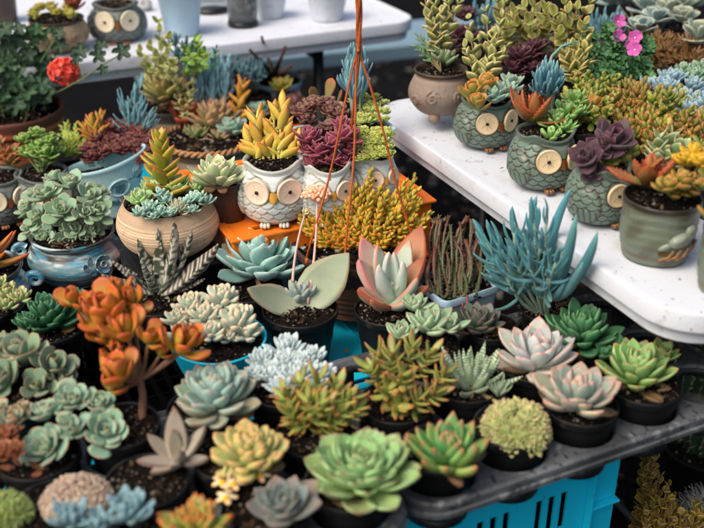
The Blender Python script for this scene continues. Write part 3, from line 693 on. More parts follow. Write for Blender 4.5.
dg = Pal('6f9f68', '3f7450', '55845a', '5a8a5c', ts=.9, te=.9, jit=.09, young='4c8a58')
p.ros(582, 327, 72, .028, 44, T('spoon', .27, .12, .6, .25), dg, e0=80, e1=8, hz=.35)
for x, y, w in ((618, 345, 34), (556, 322, 30), (606, 352, 30)): p.ros(x, y, w, .012, 18, T('spoon', .27, .12, .6, .25), dg, e0=80, e1=15)
sedum_br = Pal('a0a858', '8f9448', 'b06a3c', ts=.6, jit=.16)
def sprawl(p, spots, h0, tpl, pal, n=22, L=(.020, .016), el=(10, 70), stem='6a5034', lean=.012, name='leafy_stem', mat_='leaf', scol=None, mode='gold', rad=.0014, t0=.25):
    """several leafy stems rising from the soil to the given pixels"""
    for (x, y, dz) in spots:
        tip = p.l(x, y, dz); root = np.array([tip[0]*.35, tip[1]*.35, h0]); mb = MB()
        shoot(mb, mb, root, tip, n, tpl, pal, p.rng, L=L, el=el, rad=rad, scol=scol or stem, mode=mode, side=tuple(p.rng.normal(size=3)*lean*.3), t0=t0)
        mb.build(name, M[mat_], p.root)
sl1 = T('ovate', .21, .13, .5, .1, 8, 6)
p = P1('bushy bronze green stonecrop with narrow leaves behind the front corner rosette', cellA(0, 1))
sprawl(p, [(370, 368, .045), (392, 352, .06), (412, 345, .062), (432, 352, .055), (445, 372, .04), (436, 392, .025), (405, 375, .055), (418, 398, .02), (388, 388, .035), (398, 405, .015), (378, 352, .05)], p.h-.01, sl1, sedum_br, n=16, L=(.021, .024), el=(5, 55), t0=.45)
p = P1('fuzzy soft green plant with brown tipped rounded leaves at the back row of the tray', cellA(1, 2), r=.043, cat='succulent')
fz = Pal('9fb98f', '86a682', 'a8714a', 'b8c9a4', ts=.90, te=.88, et=.2, jit=.07)
for x, y, w, dz in ((428, 318, 54, .035), (402, 330, 38, .02), (449, 322, 36, .03), (415, 302, 34, .045)): p.ros(x, y, w, dz, 14, T('ovate', .33, .16, .4, .2), fz, mat_='matte', e0=80, e1=18, L0=.5, hz=.1)
p = P1('small dark grey green rosette in shade between the fuzzy plant and the blue finger leaves', cellA(2, 2), r=.040)
p.ros(480, 318, 54, .018, 26, T('ovate', .34, .10, .6, .25), Pal('5f7268', '4f6258', '6f4640', '6f5a4c', ts=.85, te=.85), e0=78, e1=12, hz=.2)
p = P1('large clump of long curving blue green finger leaves with bare roots at its pot rim', cellA(3, 2), r=.044, zr=.636, cat='blue chalksticks')
bl = Pal('5f9a9c', '4a8f9a', '6aaab0', ts=.9, jit=.10, old='47756c'); lst = T('stick', .070, .066, .7, 0, 10, 8)
mb = MB()
for (x, y, dz, L_) in [(514, 232, .13, .05), (498, 246, .11, .05), (534, 222, .16, .05), (540, 248, .13, .045), (556, 262, .13, .045), (516, 262, .10, .05), (484, 238, .12, .045), (528, 250, .13, .05), (546, 218, .18, .04), (504, 270, .08, .05), (548, 278, .09, .04)]:
    tip = p.l(x, y, dz); shoot(mb, mb, (tip[0]*.15, tip[1]*.15, p.h-.01), tip, 12, lst, bl, p.rng, L=(L_*1.15, L_*.8), el=(38, 80), rad=.003, scol='8aa08a', t0=.5, side=tuple(p.rng.normal(size=3)*.003 + np.array([-.006, -.008, 0])))
for x, y, dz in ((606, 250, .17), (580, 232, .19), (474, 226, .13), (470, 250, .10), (480, 276, .06), (586, 280, .13), (566, 292, .09), (558, 188, .20), (522, 194, .18), (500, 208, .15)):
    c1 = np.array([-.006, -.010, p.h + .03]); aim_leaf(mb, lst, Pal('4f8f90', '3f7f86', '5f9c98', jit=.08) if x > 570 else bl, p.rng, c1, p.l(x, y, dz) - c1, .62, .2)
mb.build('finger_leaves', M['matte'], p.root)
mb = MB()
for _ in range(26):
    a_ = p.rng.random() * 6.28; q = p.rng.random() * .03; b_ = a_ + p.rng.normal() * .9
    mb.tube(curve_pts((.01*math.cos(a_), .01*math.sin(a_), p.h-.004), ((.02+q)*math.cos(b_), (.02+q)*math.sin(b_), p.h-.006 + .004*p.rng.random()), .006), .0005, 6, '8a7460')
mb.build('roots', M['bark'], p.root)

# --- left tray
p = P1('big pale green rosette with dark tipped leaves in the front middle, largest of the foreground', cellB(5, 0), r=.053, zr=.634)
p.ros(362, 466, 108, .024, 66, T('spoon', .34, .07, .7, .35), Pal('a9c98c', '8fbd7c', '7a4f40', 'a8c890', ts=.90, te=.92, jit=.07, young='8a9a68', old='a3b878'), e0=78, e1=6, hz=.34, q=.75, L0=.2)
p = P1('dull slate grey rosette with broad pointed leaves at the bottom edge of the photo', cellB(4, 0), r=.049)
p.ros(284, 500, 74, .018, 18, T('ovate', .42, .09, .7, .3), Pal('7d8a84', '6f7f7c', '9a7a6a', '7f857c', ts=.88, te=.88, old='8a8074', young='55706e'), mat_='matte', e0=78, e1=4, hz=.2, L0=.35)
p = P1('golden cream rosette with drooping yellow flower buds left of the big pale green rosette', cellB(4, 1), r=.046, zr=.632)
p.ros(248, 448, 70, .03, 52, T('bean', .26, .18, .5, .1), Pal('bcc07c', 'b4bc74', 'd8a868', 'c8b87c', ts=.82, te=.9, jit=.08, young='bfc88a'), e0=82, e1=5, hz=.4)
for (x0, y0, x1, y1) in ((234, 462, 226, 494), (262, 462, 260, 472), (232, 458, 222, 478), (238, 464, 234, 480)):
    mb = MB(); a0_ = p.l(x0, y0, .024); b0_ = p.l(x1, y1, .012)
    mb.tube(curve_pts(a0_, b0_, .006), .0014, 6, 'd8c890')
    for k in range(5): put_leaf(mb, fat, Pal('f0e2c0', 'f2d8b0', 'f0b040'), p.rng, b0_, np.eye(3), k*1.26, R_(-25), .0145)
    mb.ball(b0_ + np.array([0, -.004, -.004]), .0048, 'f2b81c'); mb.build('flower', M['petal'], p.root)
p = P1('felted brown grey plant with upright boat shaped leaves in the left foreground', cellB(3, 1), r=.049)
tm = Pal('a39a88', '9a9280', '7a5a44', '7d6450', ts=.85, te=.9, jit=.08)
mb = MB(); fl = T('ovate', .20, .14, .4, .35)
for az, el, L_ in ((1.7, 66, .068), (.5, 42, .055), (2.7, 30, .05), (-1.2, 50, .045), (3.6, 18, .052), (-.4, 20, .048), (2.0, 75, .045), (-2.2, 12, .045), (.9, 25, .05), (-1.6, 28, .04)): put_leaf(mb, fl, tm, p.rng, p.l(178, 462, .0) * np.array([1, 1, 0]) + np.array([0, 0, p.h]), np.eye(3), az, R_(el), L_)
mb.build('rosette', M['matte'], p.root)
p = P1('leafy olive green stonecrop with orange tipped stems left of centre', cellB(5, 1), r=.049)
sprawl(p, [(285, 395, .045), (300, 382, .055), (318, 378, .06), (338, 385, .05), (350, 398, .04), (292, 412, .03), (322, 402, .05), (340, 412, .025), (308, 398, .05), (330, 425, .012), (300, 425, .01), (357, 408, .03)], p.h-.01, sl1, Pal('a3b05c', '909c4c', 'b8743c', ts=.6, jit=.16), n=16, L=(.021, .024), el=(5, 55), t0=.45)
p = P1('large powdery blue green rosette with brownish lower leaves left of the white clusters', cellB(4, 2), r=.050)
p.ros(214, 392, 84, .03, 40, T('spoon', .33, .13, .55, .25), Pal('9fbcb0', '8fb3ab', 'b5a08a', '9db8ac', ts=.88, te=.9, jit=.06, old='a39a70', young='9cc0b6'), mat_='matte', e0=82, e1=6, hz=.38)
p = P1('frosted white cluster of tight rosettes behind the olive stonecrop', cellB(5, 2), r=.047, zr=.634)
for i, (x, y, w) in enumerate(((262, 360, 38), (286, 348, 44), (310, 358, 40), (272, 374, 38), (298, 374, 42), (322, 372, 32), (256, 374, 28), (286, 362, 36), (300, 362, 34), (314, 384, 30), (282, 386, 30))): p.ros(x, y, w, .03 + .006 * (i in (1, 4, 7, 8)), 30, T('spoon', .24, .11, .5, .25), Pal('cfdcda', 'c2d6d6', 'dfe8e6', ts=.85, jit=.05), mat_='matte', e0=82, e1=12, hz=.4)
p = P1('orange and green jade tree with thick brown trunk and glossy paddle leaves', cellB(3, 2), r=.047, zr=.64, h=.083, cat='jade plant', name='potted_jade')
joy = Pal('8a9c40', 'c08c34', 'c05826', 'b04a1e', ts=.60, te=.82, et=.35, jit=.12, young='b8a83e')
tk = p.l(141, 416, 0); trunk = [tk * np.array([1, 1, 0]) + np.array([0, 0, p.h-.01]), p.l(143, 395, .02), p.l(140, 380, .035), p.l(130, 362, .055)]
p.stem(trunk, [.0055, .005, .0045, .003], '6a4a34', 'trunk')
pj = T('round', .31, .15, .45, .1)
for (x, y, dz, w, n) in ((110, 312, .10, 66, 16), (86, 305, .095, 42, 10), (132, 300, .10, 44, 12), (128, 332, .09, 58, 14), (104, 335, .085, 40, 10), (120, 375, .06, 56, 16), (102, 362, .06, 36, 9), (178, 345, .075, 58, 12), (160, 350, .07, 30, 7), (134, 312, .09, 40, 10), (115, 350, .07, 40, 9), (74, 300, .10, 44, 10), (96, 322, .095, 50, 12), (148, 338, .09, 44, 10), (190, 340, .08, 44, 10), (110, 385, .05, 44, 10), (116, 292, .11, 44, 10)):
    mb = MB(); c_ = p.l(x, y, dz); mb.tube(curve_pts(trunk[2], c_ - np.array([0, 0, .006]), -.004), np.linspace(.0035, .002, 7), 6, '6f4c34')
    rosette(mb, c_ - np.array([0, 0, .008]), p.m(w)/1.75, max(6, int(n*.7)), pj, joy, p.rng, e0=84, e1=32, L0=.75, hz=.1, axis=(p.rng.normal()*.3, -.25+p.rng.normal()*.2, 1)); mb.build('leafy_branch', M['leaf'], p.root)
p = P1('cluster of round grey green rosettes trailing over the pot at the left edge', cellB(2, 2), r=.050, cat='succulent')
gg = Pal('9fbf9f', '86ac92', 'c98a6a', 'a9bc98', ts=.92, te=.9, jit=.07, young='94b898')
for x, y, w, dz, ax in ((47, 442, 52, .018, (-.3, -.5, 1)), (70, 425, 40, .03, (0, -.2, 1)), (104, 426, 50, .025, (.3, -.4, 1)), (72, 396, 44, .045, (0, -.2, 1)), (48, 408, 40, .035, (-.3, 0, 1)), (96, 400, 34, .04, (.3, 0, 1))): p.ros(x, y, w, dz, 18, T('round', .40, .11, .5, .2), gg, mat_='matte', axis=ax, e0=80, e1=8, L0=.25, hz=.2)
p.stem(curve_pts((0, 0, p.h-.01), p.l(72, 410, .03), .0), .003, '5a4434')
mb = MB()
for k in range(7): put_leaf(mb, T('ovate', .28, .04, .9, .3), Pal('6f4a34', '8a5a3c'), p.rng, (p.rng.normal()*.02, -.02 + p.rng.normal()*.01, p.h-.002), np.eye(3), p.rng.random()*6.28, .15, .02)
mb.build('dry_leaf', M['thin'], p.root)
p = P1('low mound of tiny pinkish grey beads at the bottom left', cellB(2, 1), r=.048, cat='succulent')
cluster_dome(p, 75, 492, 78, 110, T('bean', .42, .38, .2, 0, 5, 6), Pal('a08c78', 'b09c88', 'd0b8a4', ts=.6, jit=.12), rr=.0068, leaves=9, flat=.55, e=(75, 5))
mb = MB(); mb.ball(p.l(75, 492, .01) * np.array([1, 1, 0]) + np.array([0, 0, p.h - .006]), np.array([.040, .040, .021]), '5c4c3e', 8, 8); mb.build('core', M['leaf'], p.root)
p = P1('pale turquoise twin rosettes of upright finger leaves at the bottom edge', cellB(2, 0), r=.046, zr=.634)
dd = Pal('86aab0', '7a9fa8', '98b8bc', ts=.9, jit=.06)
for x, y, w, dz in ((128, 508, 58, .03), (70, 515, 50, .025), (98, 522, 40, .02)): p.ros(x, y, w, dz, 20, T('bean', .20, .14, .5, .15), dd, mat_='matte', e0=80, e1=22, L0=.5, hz=.15)
p = P1('green rosette flushed orange at the leaf tips, cut by the bottom edge', cellB(3, 0), r=.048)
p.ros(196, 522, 70, .024, 32, T('ovate', .30, .16, .4, .2), Pal('8fae58', '86a24e', 'c96a2c', 'b8863c', ts=.72, te=.85, jit=.1), e0=78, e1=14, hz=.3)
p = P1('yellow green ball of packed little leaves in the bottom left corner', cellB(1, 0), r=.047, cat='succulent')
cluster_dome(p, 6, 508, 66, 60, T('ovate', .30, .16, .4, .2, 7, 6), Pal('93a85a', '86a058', 'b5b06a', ts=.8, jit=.12), rr=.011, leaves=14, flat=.9, dzb=-.002)
mb = MB(); mb.ball(p.l(6, 508, .01) * np.array([1, 1, 0]) + np.array([0, 0, p.h - .003]), np.array([.027, .027, .024]), '55662e', 8, 8); mb.build('core', M['leaf'], p.root)
p = P1('rusty brown small leaved rosettes at the left edge above the green ball', cellB(1, 1), r=.047)
for x, y, w in ((8, 432, 36), (2, 450, 34), (16, 448, 26)): p.ros(x, y, w, .03, 18, T('ovate', .36, .12, .5, .2), Pal('9a6a44', '8a5638', 'a8603c', jit=.12), e0=78, e1=10)
p = P1('grey green and rust rosettes squeezed against the left edge of the photo', cellB(1, 2), r=.047)
for x, y, w in ((12, 418, 36), (-4, 410, 34), (22, 408, 24)): p.ros(x, y, w, .035, 18, T('round', .36, .12, .5, .2), Pal('93b29a', '86a48a', 'b8805c', jit=.08), e0=78, e1=10)
p = P1('broad thick olive green paddles with red rims at the left edge', (.062, 1.145), r=.054, zr=.635, h=.083)
bp = Pal('8fae86', '7a987a', 'a07a5c', '9a7458', ts=.95, te=.88, et=.3, jit=.09)
for x, y, w, dz, n, ax in ((22, 350, 62, .03, 12, (-.1, -.3, 1)), (50, 362, 48, .022, 10, (.5, -.3, 1)), (8, 374, 46, .02, 10, (-.4, -.5, 1)), (38, 382, 40, .012, 9, (.1, -.6, 1)), (4, 345, 40, .03, 9, (-.5, 0, 1)), (58, 376, 34, .008, 8, (.8, -.3, 1))): p.ros(x, y, w, dz, n, T('round', .38, .12, .4, .15), bp, mat_='matte', e0=80, e1=18, L0=.6, axis=ax)
p = P1('glossy deep green rosettes behind the orange jade', (.129, 1.285), r=.047, h=.08)
for x, y, w, dz in ((50, 312, 62, .022), (72, 300, 40, .02), (30, 322, 34, .012)): p.ros(x, y, w, dz, 34, T('spoon', .28, .12, .6, .25), Pal('4f8058', '356a48', '5f8f66', ts=.9, jit=.08), e0=80, e1=8, hz=.35)
p = P1('pale lime succulent sprigs with pinkish tips at the left edge', (.045, 1.37), r=.042, h=.08, zr=.636)
for x, y, w, dz in ((8, 290, 30, .02), (20, 294, 26, .02), (-2, 282, 28, .03), (6, 302, 26, .01)): p.ros(x, y, w, dz, 16, fat, Pal('b5c48c', 'a3b87c', 'd0a07a', ts=.82), e0=80, e1=12)

# --- row behind the trays
p = Potted('potted_gasteria', 'black pot with long speckled tongue leaves and a brown flower spike', 'succulent', 158, 296, 78, .632, .08, seed=77)
spk = T('lance', .12, .07, .5, .25, 34, 8); gp = Pal('6a7a64', '3d463a', '6c5c4c', band=('speck', 'd8d4c4', .85), ts=.9, jit=.05); gb = Pal('6a6c5c', '3f3a34', '6a5a4c', band=('band', 'd8d0c0', .85), jit=.05)
mb = MB(); c_ = p.l(158, 290, 0) * np.array([1, 1, 0]) + np.array([0, 0, p.h-.004])
for (x, y, dz, pl, ws) in ((180, 225, .12, gp, 1.15), (222, 250, .09, gb, 1.05), (100, 278, .05, gb, .9), (136, 240, .08, gp, .9), (196, 272, .04, gp, 1.), (178, 262, .06, gp, 1.), (150, 268, .04, gp, 1.), (170, 300, .0, gb, 1.0), (140, 262, .07, gp, .8), (200, 262, .045, gb, .7), (128, 275, .04, gp, .8), (196, 234, .10, gp, .9), (140, 230, .085, gp, .9), (212, 266, .06, gp, .8), (110, 262, .05, gb, .8), (160, 228, .10, gp, .8), (206, 282, .03, gb, .8)):
    tip = p.l(x, y, dz)-c_; aim_leaf(mb, spk, pl, p.rng, c_, tip, ws, .5, 1.05)
mb.build('tongue_leaves', M['leaf'], p.root)
mb = MB(); shoot(mb, mb, c_, p.l(121, 200, .10), 34, T('bean', .22, .2, .4, 0, 6, 6), Pal('7a6654', '6a5444', '93806a'), p.rng, L=(.011, .006), el=(55, 55), rad=.0015, scol='6a5444', t0=.35); mb.build('flower_spike', M['leaf'], p.root)
p = Potted('potted_echeveria', 'wide pale turquoise rosette left of the two long grey leaves', 'echeveria', 250, 286, 66, .632, .08, seed=5)
p.ros(258, 254, 90, .035, 46, T('spoon', .33, .08, .7, .3), Pal('a3c9bf', '93c4bd', 'b8d4c8', 'b5d4cc', ts=.9, te=.9, jit=.06, young='a9d0c2'), mat_='matte', e0=80, e1=6, hz=.3)
p = Potted('potted_kalanchoe', 'black pot with two huge grey green tongue leaves and two pink flower stalks', 'succulent', 300, 308, 76, .640, .093, seed=9)
mb = MB(); big = T('ovate', .30, .15, .85, .42, 14, 8); bpal = Pal('a8b096', '93a084', '9a8a70', 'a08f70', ts=.95, te=.95, jit=.03)
c_ = p.l(300, 306, 0) * np.array([1, 1, 0]) + np.array([0, 0, p.h-.006])
for (x, y, dz, ws) in ((244, 290, .035, .80), (350, 256, .055, 1.0)):
    tip = p.l(x, y, dz)-c_; aim_leaf(mb, big, bpal, p.rng, c_, tip, ws, .85, 1.03)
mb.build('tongue_leaf', M['matte'], p.root)
p.ros(300, 292, 42, .015, 14, T('ovate', .26, .16, .4, .2), Pal('a3b5ac', '93a9a3', 'b0a89c'), 'rosette', 'matte', e0=80, e1=25, L0=.6)
for (x0, y0, x1, y1, dz, cc, nb) in ((292, 296, 305, 214, .10, 'e8b48c', 0), (308, 296, 317, 196, .12, 'f0b494', 1)):
    mb = MB(); b0_ = p.l(x1, y1, dz); mb.tube(curve_pts(c_ + np.array([(x0-300)*.0014, 0, .01]), b0_, 0, 8, (-.006 if x0 < 300 else .004, 0, 0)), np.linspace(.0022, .0015, 8), 8, 'cfa9a2')
    if not nb:
        for k in range(16): put_leaf(mb, fat, Pal('d8cba0', 'd0c296', 'e2c890'), p.rng, b0_, frame((.5, 0, .8)), k*GA, R_(85-4.5*k), .010)
    else:
        for k in range(60):
            q = math.sqrt(k/60); a_ = k*GA; mb.ball(b0_ + np.array([.024*q*math.cos(a_), .018*q*math.sin(a_), .013*(1-q*q) + .003*p.rng.random()]), .0034*(.8+.4*p.rng.random()), ['f0b090', 'f2a680', 'f5c4a8'][k % 3], 6, 4)
    mb.build('flower_stalk', M['petal'], p.root)
mb = MB(); mb.tube([p.l(316, 318, -.006), p.l(320, 325, -.01) + np.array([0, -.004, 0]), p.l(322, 336, -.03)+ np.array([0, -.006, 0]), p.l(326, 345, -.05)+ np.array([.0, -.005, 0])], .0006, 6, 'a39a80'); mb.build('root', M['bark'], p.root)
p = Potted('potted_kalanchoe', 'black pot with red edged upright paddle leaves, flushed pink and orange', 'kalanchoe', 388, 308, 68, .636, .09, seed=12)
mb = MB(); c_ = p.l(391, 302, 0) * np.array([1, 1, 0]) + np.array([0, 0, p.h-.004]); pd = T('ovate', .21, .12, .55, .4, 11, 8)
pk = Pal('b8c4a8', 'c4aa9c', 'c4787a', 'b85a54', ts=.75, te=.82, et=.35, jit=.06); pg = Pal('b5c9a8', 'b8c9b4', 'c98a74', 'c97a64', ts=.85, te=.88, jit=.05); pw = Pal('c9d4c4', 'bccabf', 'd8cfc4', jit=.04); po = Pal('a8a068', 'b5805a', 'a84c34', 'a04430', jit=.07)
for (x, y, dz, pl, ws) in ((424, 228, .08, po, 1.05), (357, 238, .085, pk, 1.1), (412, 240, .08, pg, .9), (430, 258, .07, po, 1.0), (352, 262, .075, pk, 1.25), (372, 244, .09, pg, .8), (384, 250, .085, pw, .75), (398, 250, .085, pw, .6), (408, 262, .075, pw, .7), (374, 268, .075, pw, .8), (422, 282, .055, pg, 1.2), (354, 294, .04, po, 1.2), (432, 290, .035, po, 1.0), (370, 306, .03, po, 1.1), (410, 306, .03, pg, 1.2)):
    tip = p.l(x, y, dz)-c_; aim_leaf(mb, pd, pl, p.rng, c_, tip, ws, .3, 1)
mb.build('paddle_leaves', M['matte'], p.root)
p.ros(392, 286, 30, .03, 12, T('ovate', .3, .15, .4, .2), Pal('b0c0a8', 'a8bca8', 'c4b0a0'), 'rosette', 'matte', e0=85, e1=25)
p = Potted('bowl_planter', 'bright blue plastic bowl crowded with fat cream tipped rosettes', 'succulent bowl', 218, 338, 96, .635, .06, None, seed=15, soil=False)
rb_ = p.r; vessel(p, [(.002, 0), (rb_*.62, 0), (rb_*.78, .012), (rb_*.95, .045), (rb_*1.0, .058), (rb_*1.02, .060), (rb_*1.0, .062), (rb_*.96, .06), (rb_*.92, .045), (rb_*.8, .03)], 'blue'); add_soil(p.root, rb_*.93, .050, 2)
vp = Pal('c2cdb4', 'bccbb8', 'e8c9a0', 'd4d4bc', ts=.80, te=.93, jit=.05)
for x, y, w, dz in ((222, 296, 42, .045), (205, 312, 36, .035), (236, 318, 46, .03), (210, 330, 34, .02), (190, 302, 34, .04), (178, 316, 30, .03), (248, 330, 30, .015), (230, 335, 24, .012), (182, 330, 30, .02)): p.ros(x, y, w, dz, 20, T('bean', .27, .22, .4, 0), vp, mat_='matte', e0=80, e1=8, hz=.35)
p = Potted('window_box', 'pale grey blue square pot with a rust hook and dark jagged upright stems', 'square pot', 457, 281, 74, .655, .105, None, seed=17, soil=False)
def rrect(n, hx, hy, rad):
    out = []
    for cx, cy, a0 in ((hx-rad, -hy+rad, -90), (hx-rad, hy-rad, 0), (-hx+rad, hy-rad, 90), (-hx+rad, -hy+rad, 180)):
        for k in range(n): q = R_(a0+90*k/(n-1)); out.append((cx+rad*math.cos(q), cy+rad*math.sin(q)))
    return out
def box_pot(p, hx, hy, h, m, rot, taper=.82, lip=.004):
    mb = MB(); V = []; prof = [(.01, 0), (taper, 0), (taper+.01, .003), (.965, h-.014), (1.03, h-.012), (1.05, h-.002), (1.03, h), (.97, h-.001), (.95, h-.012), (.9, h*.5), (.01, h*.5)]
    ring = rrect(6, hx, hy, .012)
    for s_, z in prof:
        for x, y in ring: V.append((x*s_, y*s_, z))
    n = len(ring); mb.add(V, [(i*n+k, i*n+(k+1) % n, (i+1)*n+(k+1) % n, (i+1)*n+k) for i in range(len(prof)-1) for k in range(n)], (.5, .5, .5))
    o = mb.build('pot', M[m], p.root); o.modifiers.new('es', 'EDGE_SPLIT').split_angle = R_(40); o.rotation_euler.z = rot
    s_ = add_soil(p.root, hx*.93*1.15, h-.012, 1, sy=hy/hx); s_.rotation_euler.z = rot
box_pot(p, .053, .043, .105, 'paleblue', MA + .1)
mb = MB()
for k in range(52):
    x = p.rng.uniform(430, 482); y = p.rng.uniform(216, 268); base_ = p.l(434 + (x-430)*.80, 297 - (262-y)*.42, -.004); tip = p.l(x, y, .02 + (262-y)*.0012)
    n_ = 9; pts = curve_pts(base_, tip, 0, n_, tuple(p.rng.normal(size=3)*np.array([.011, .010, .001]))); cc = np.array([lin('3f4f34')*(1-t)+lin(['5a3a30', '4a5234', '6a4034'][k % 3])*t for t in np.linspace(0, 1, n_)])
    mb.tube(pts, (.0020 + .0006*(k % 3))*(1+.18*np.cos(np.arange(n_)*math.pi)), 6, cc)
    for j in range(1, n_):
        for a_ in range(4): put_leaf(mb, T('lance', .2, .15, .3, 0, 5, 6), Pal('46502e', '6a4438'), p.rng, pts[j], np.eye(3), a_*1.57+.4, .5, .0052)
mb.build('jagged_stems', M['leaf'], p.root)
mb = MB(); q = np.array([.010, -.046, p.h]); mb.tube([q + np.array(v_) for v_ in ((0, .004, -.004), (0, -.002, .002), (0, -.009, .0), (.001, -.012, -.008), (-.002, -.012, -.014), (-.006, -.011, -.012), (-.007, -.011, -.006))], .0018, 8, '7a4434'); mb.build('hook', M['bark'], p.root)
# ================================================================== ceramic planters, left half
gy = Pal('a8bf9c', '8aac8c', 'c08a6a', 'a8a888', ts=.93, te=.92, et=.4, jit=.10, young='a3c094')
p = Potted('ceramic_planter', 'turquoise streaked ceramic pot with scroll handles and a glazed flower, full of small rosettes', 'ceramic planter', 72, 232, 82, .64, .085, None, seed=21, soil=False)
def blue_pot(p, flower=True, rot=0.):
    r = p.r; h = p.h; lb = lin('8fb0b4')
    def d_(TH, Z, Rr, I):
        z = Z / h; ring = np.exp(-((z-.30)/.02)**2) + np.exp(-((z-.22)/.02)**2)*.8 + np.exp(-((z-.72)/.03)**2)*.6
        dr = -r*.035*ring; ln = np.clip(ring*.7 + (I > .66)*(I < .74)*.9 + (z < .06)*.7, 0, 1)[..., None]; c = lb*(1-ln) + lin('4a3a2e')*ln
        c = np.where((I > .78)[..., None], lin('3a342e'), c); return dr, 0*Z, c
    body = vessel(p, [(.002, 0), (r*.70, 0), (r*.80, .006), (r*1.02, .022), (r*1.14, .040), (r*1.10, .056), (r*.96, .070), (r*.94, .076), (r*1.03, .084), (r*1.02, .087), (r*.95, .086), (r*.90, .074), (r*.92, .055)], 'blueglaze', 120, d_)
    for sg in (-1, 1):
        hb = MB(); a_ = rot + (0 if sg > 0 else math.pi); pts = []
        for k in range(26):
            q = k/25; t_ = q*2*math.pi*1.35; rr = .0125*(1-.68*q); x = r*1.10 + .012 - rr*math.cos(t_+.6)*1.0; z = .060 + rr*math.sin(t_+.6)*1.0; pts.append((x*math.cos(a_), x*math.sin(a_), z))
        hb.tube(pts, np.linspace(.0058, .003, 26), 8, '6aa3b8'); hb.build('handle', M['blueglaze'], p.root)
    if flower:
        fb = MB(); cen = np.array([math.cos(-.75)*r*1.12, math.sin(-.75)*r*1.12, .052]); F_ = frame((math.cos(-.75), math.sin(-.75), .25))
        gp_ = Pal('9fc0cc', '8fb0bd', '7a5440', '8a6a54', te=.8, ts=.9)
        for k in range(6): put_leaf(fb, T('petal', .42, .14, 1., .2), gp_, p.rng, cen, F_, k*1.05, R_(22), .020)
        for k in range(5): put_leaf(fb, T('petal', .42, .14, 1., .2), gp_, p.rng, cen, F_, k*1.26+.4, R_(55), .013)
        fb.ball(cen + F_[:, 2]*.004, .004, '8a5a34')
        for dx, dz_, a_ in ((-.020, .002, 2.9), (-.026, -.006, 3.3), (.016, -.010, -.6), (-.010, -.016, -2.2)): put_leaf(fb, T('ovate', .3, .12, .5, .2), gp_, p.rng, cen + F_[:, 0]*0 + np.array([dx*.7, dx*.7, dz_]), F_, a_, R_(12), .018)
        fb.build('glazed_flower', M['blueglaze'], p.root)
    add_soil(p.root, r*.90, .076, 3)
blue_pot(p, rot=.25)
c0_ = p.l(68, 214, .01) * np.array([1, 1, 0]) + np.array([0, 0, p.h])
for i, (x, y, w, dz) in enumerate(((40, 212, 34, .03), (28, 205, 28, .035), (62, 205, 38, .05), (47, 190, 36, .06), (70, 180, 38, .07), (88, 192, 34, .06), (95, 206, 32, .045), (74, 222, 34, .02), (60, 215, 26, .03), (36, 192, 30, .05), (84, 208, 30, .045), (55, 176, 30, .065), (98, 190, 26, .05), (50, 222, 28, .015), (32, 222, 30, .012), (90, 224, 30, .012), (46, 232, 28, .004), (66, 234, 30, .004), (84, 232, 26, .004))):
    c_ = p.l(x, y, dz); ax = (c_ - (c0_ + np.array([0, 0, -.02]))); p.ros(x, y, w, dz, 13, T('spoon', .40, .13, .5, .2), gy, mat_='matte', axis=ax + np.array([0, -.01, .02]), e0=80, e1=10, L0=.25, hz=.22)
for k in range(5): p.stem(curve_pts((p.rng.normal()*.01, p.rng.normal()*.01, p.h-.01), c0_ + np.array([p.rng.normal()*.02, p.rng.normal()*.012, .03])), .0025, '6a5440')
p = Potted('ceramic_planter', 'turquoise streaked ceramic pot with scroll handle and orange spears, cut by the left edge', 'ceramic planter', -18, 268, 76, .64, .085, None, seed=22, soil=False)
blue_pot(p, False, rot=.1)
osp = Pal('8f9a3c', 'b0853a', 'c9602a', 'b86a34', ts=.6, jit=.1)
mb = MB(); 
for k in range(22): put_leaf(mb, T('lance', .12, .09, .3, .1), osp, p.rng, (0, 0, p.h + .004*k/3), np.eye(3), k*GA, R_(15 + 2.6*k), .085 - .0015*k)
mb.build('rosette', M['leaf'], p.root)

p = Potted('bowl_planter', 'round beige bowl with fine horizontal stripes holding an orange edged tower of leaves', 'striped bowl', 166, 200, 88, .745, .085, None, seed=23, soil=False)
r = p.r
def stripes(TH, Z, Rr, I):
    n_ = np.sin(Z*1400 + .6*np.sin(TH*3) + .4*np.sin(TH*7+2)); n2 = np.sin(Z*520 + .5*np.sin(TH*2+1)); k = np.clip(.5*n_*.6 + .5*n2*.5 + .35, 0, 1)[..., None]
    c = lin('dcc3a2')*(1-k) + lin('a88a6a')*k; c = np.where((I > .72)[..., None], lin('b0977a'), c); return .0004*n_*(I < .7), 0*Z, c
vessel(p, [(.002, 0), (r*.55, 0), (r*.75, .004), (r*1.05, .022), (r*1.17, .046), (r*1.10, .068), (r*.98, .081), (r*.965, .085), (r*.94, .083), (r*.95, .07), (r*.98, .055)], 'bowl', 110, stripes, n=130); add_soil(p.root, r*.94, .074, 0)
yt = Pal('b0b04a', 'a8a83c', 'd0702a', 'c98a34', ts=.78, te=.75, et=.3, jit=.08)
mb = MB(); shoot(mb, mb, (.0, .004, .075), p.l(160, 142, .085), 30, T('ovate', .27, .12, .3, .2), yt, p.rng, L=(.052, .026), el=(15, 62), rad=.004, scol='8a8a4a', mode='deck', t0=.08); mb.build('leaf_tower', M['leaf'], p.root)
lm = Pal('b5d0a0', 'a8c888', 'c0cfa0', jit=.07)
for x, y, w, dz in ((140, 196, 30, .02), (178, 184, 34, .022), (150, 186, 26, .02), (196, 186, 24, .02)): p.ros(x, y, w, dz, 24, T('ovate', .34, .08, .7, .2), lm, e0=80, e1=5)
tq = Pal('9fc9b8', '8fbfae', 'c9d8c4', jit=.08)
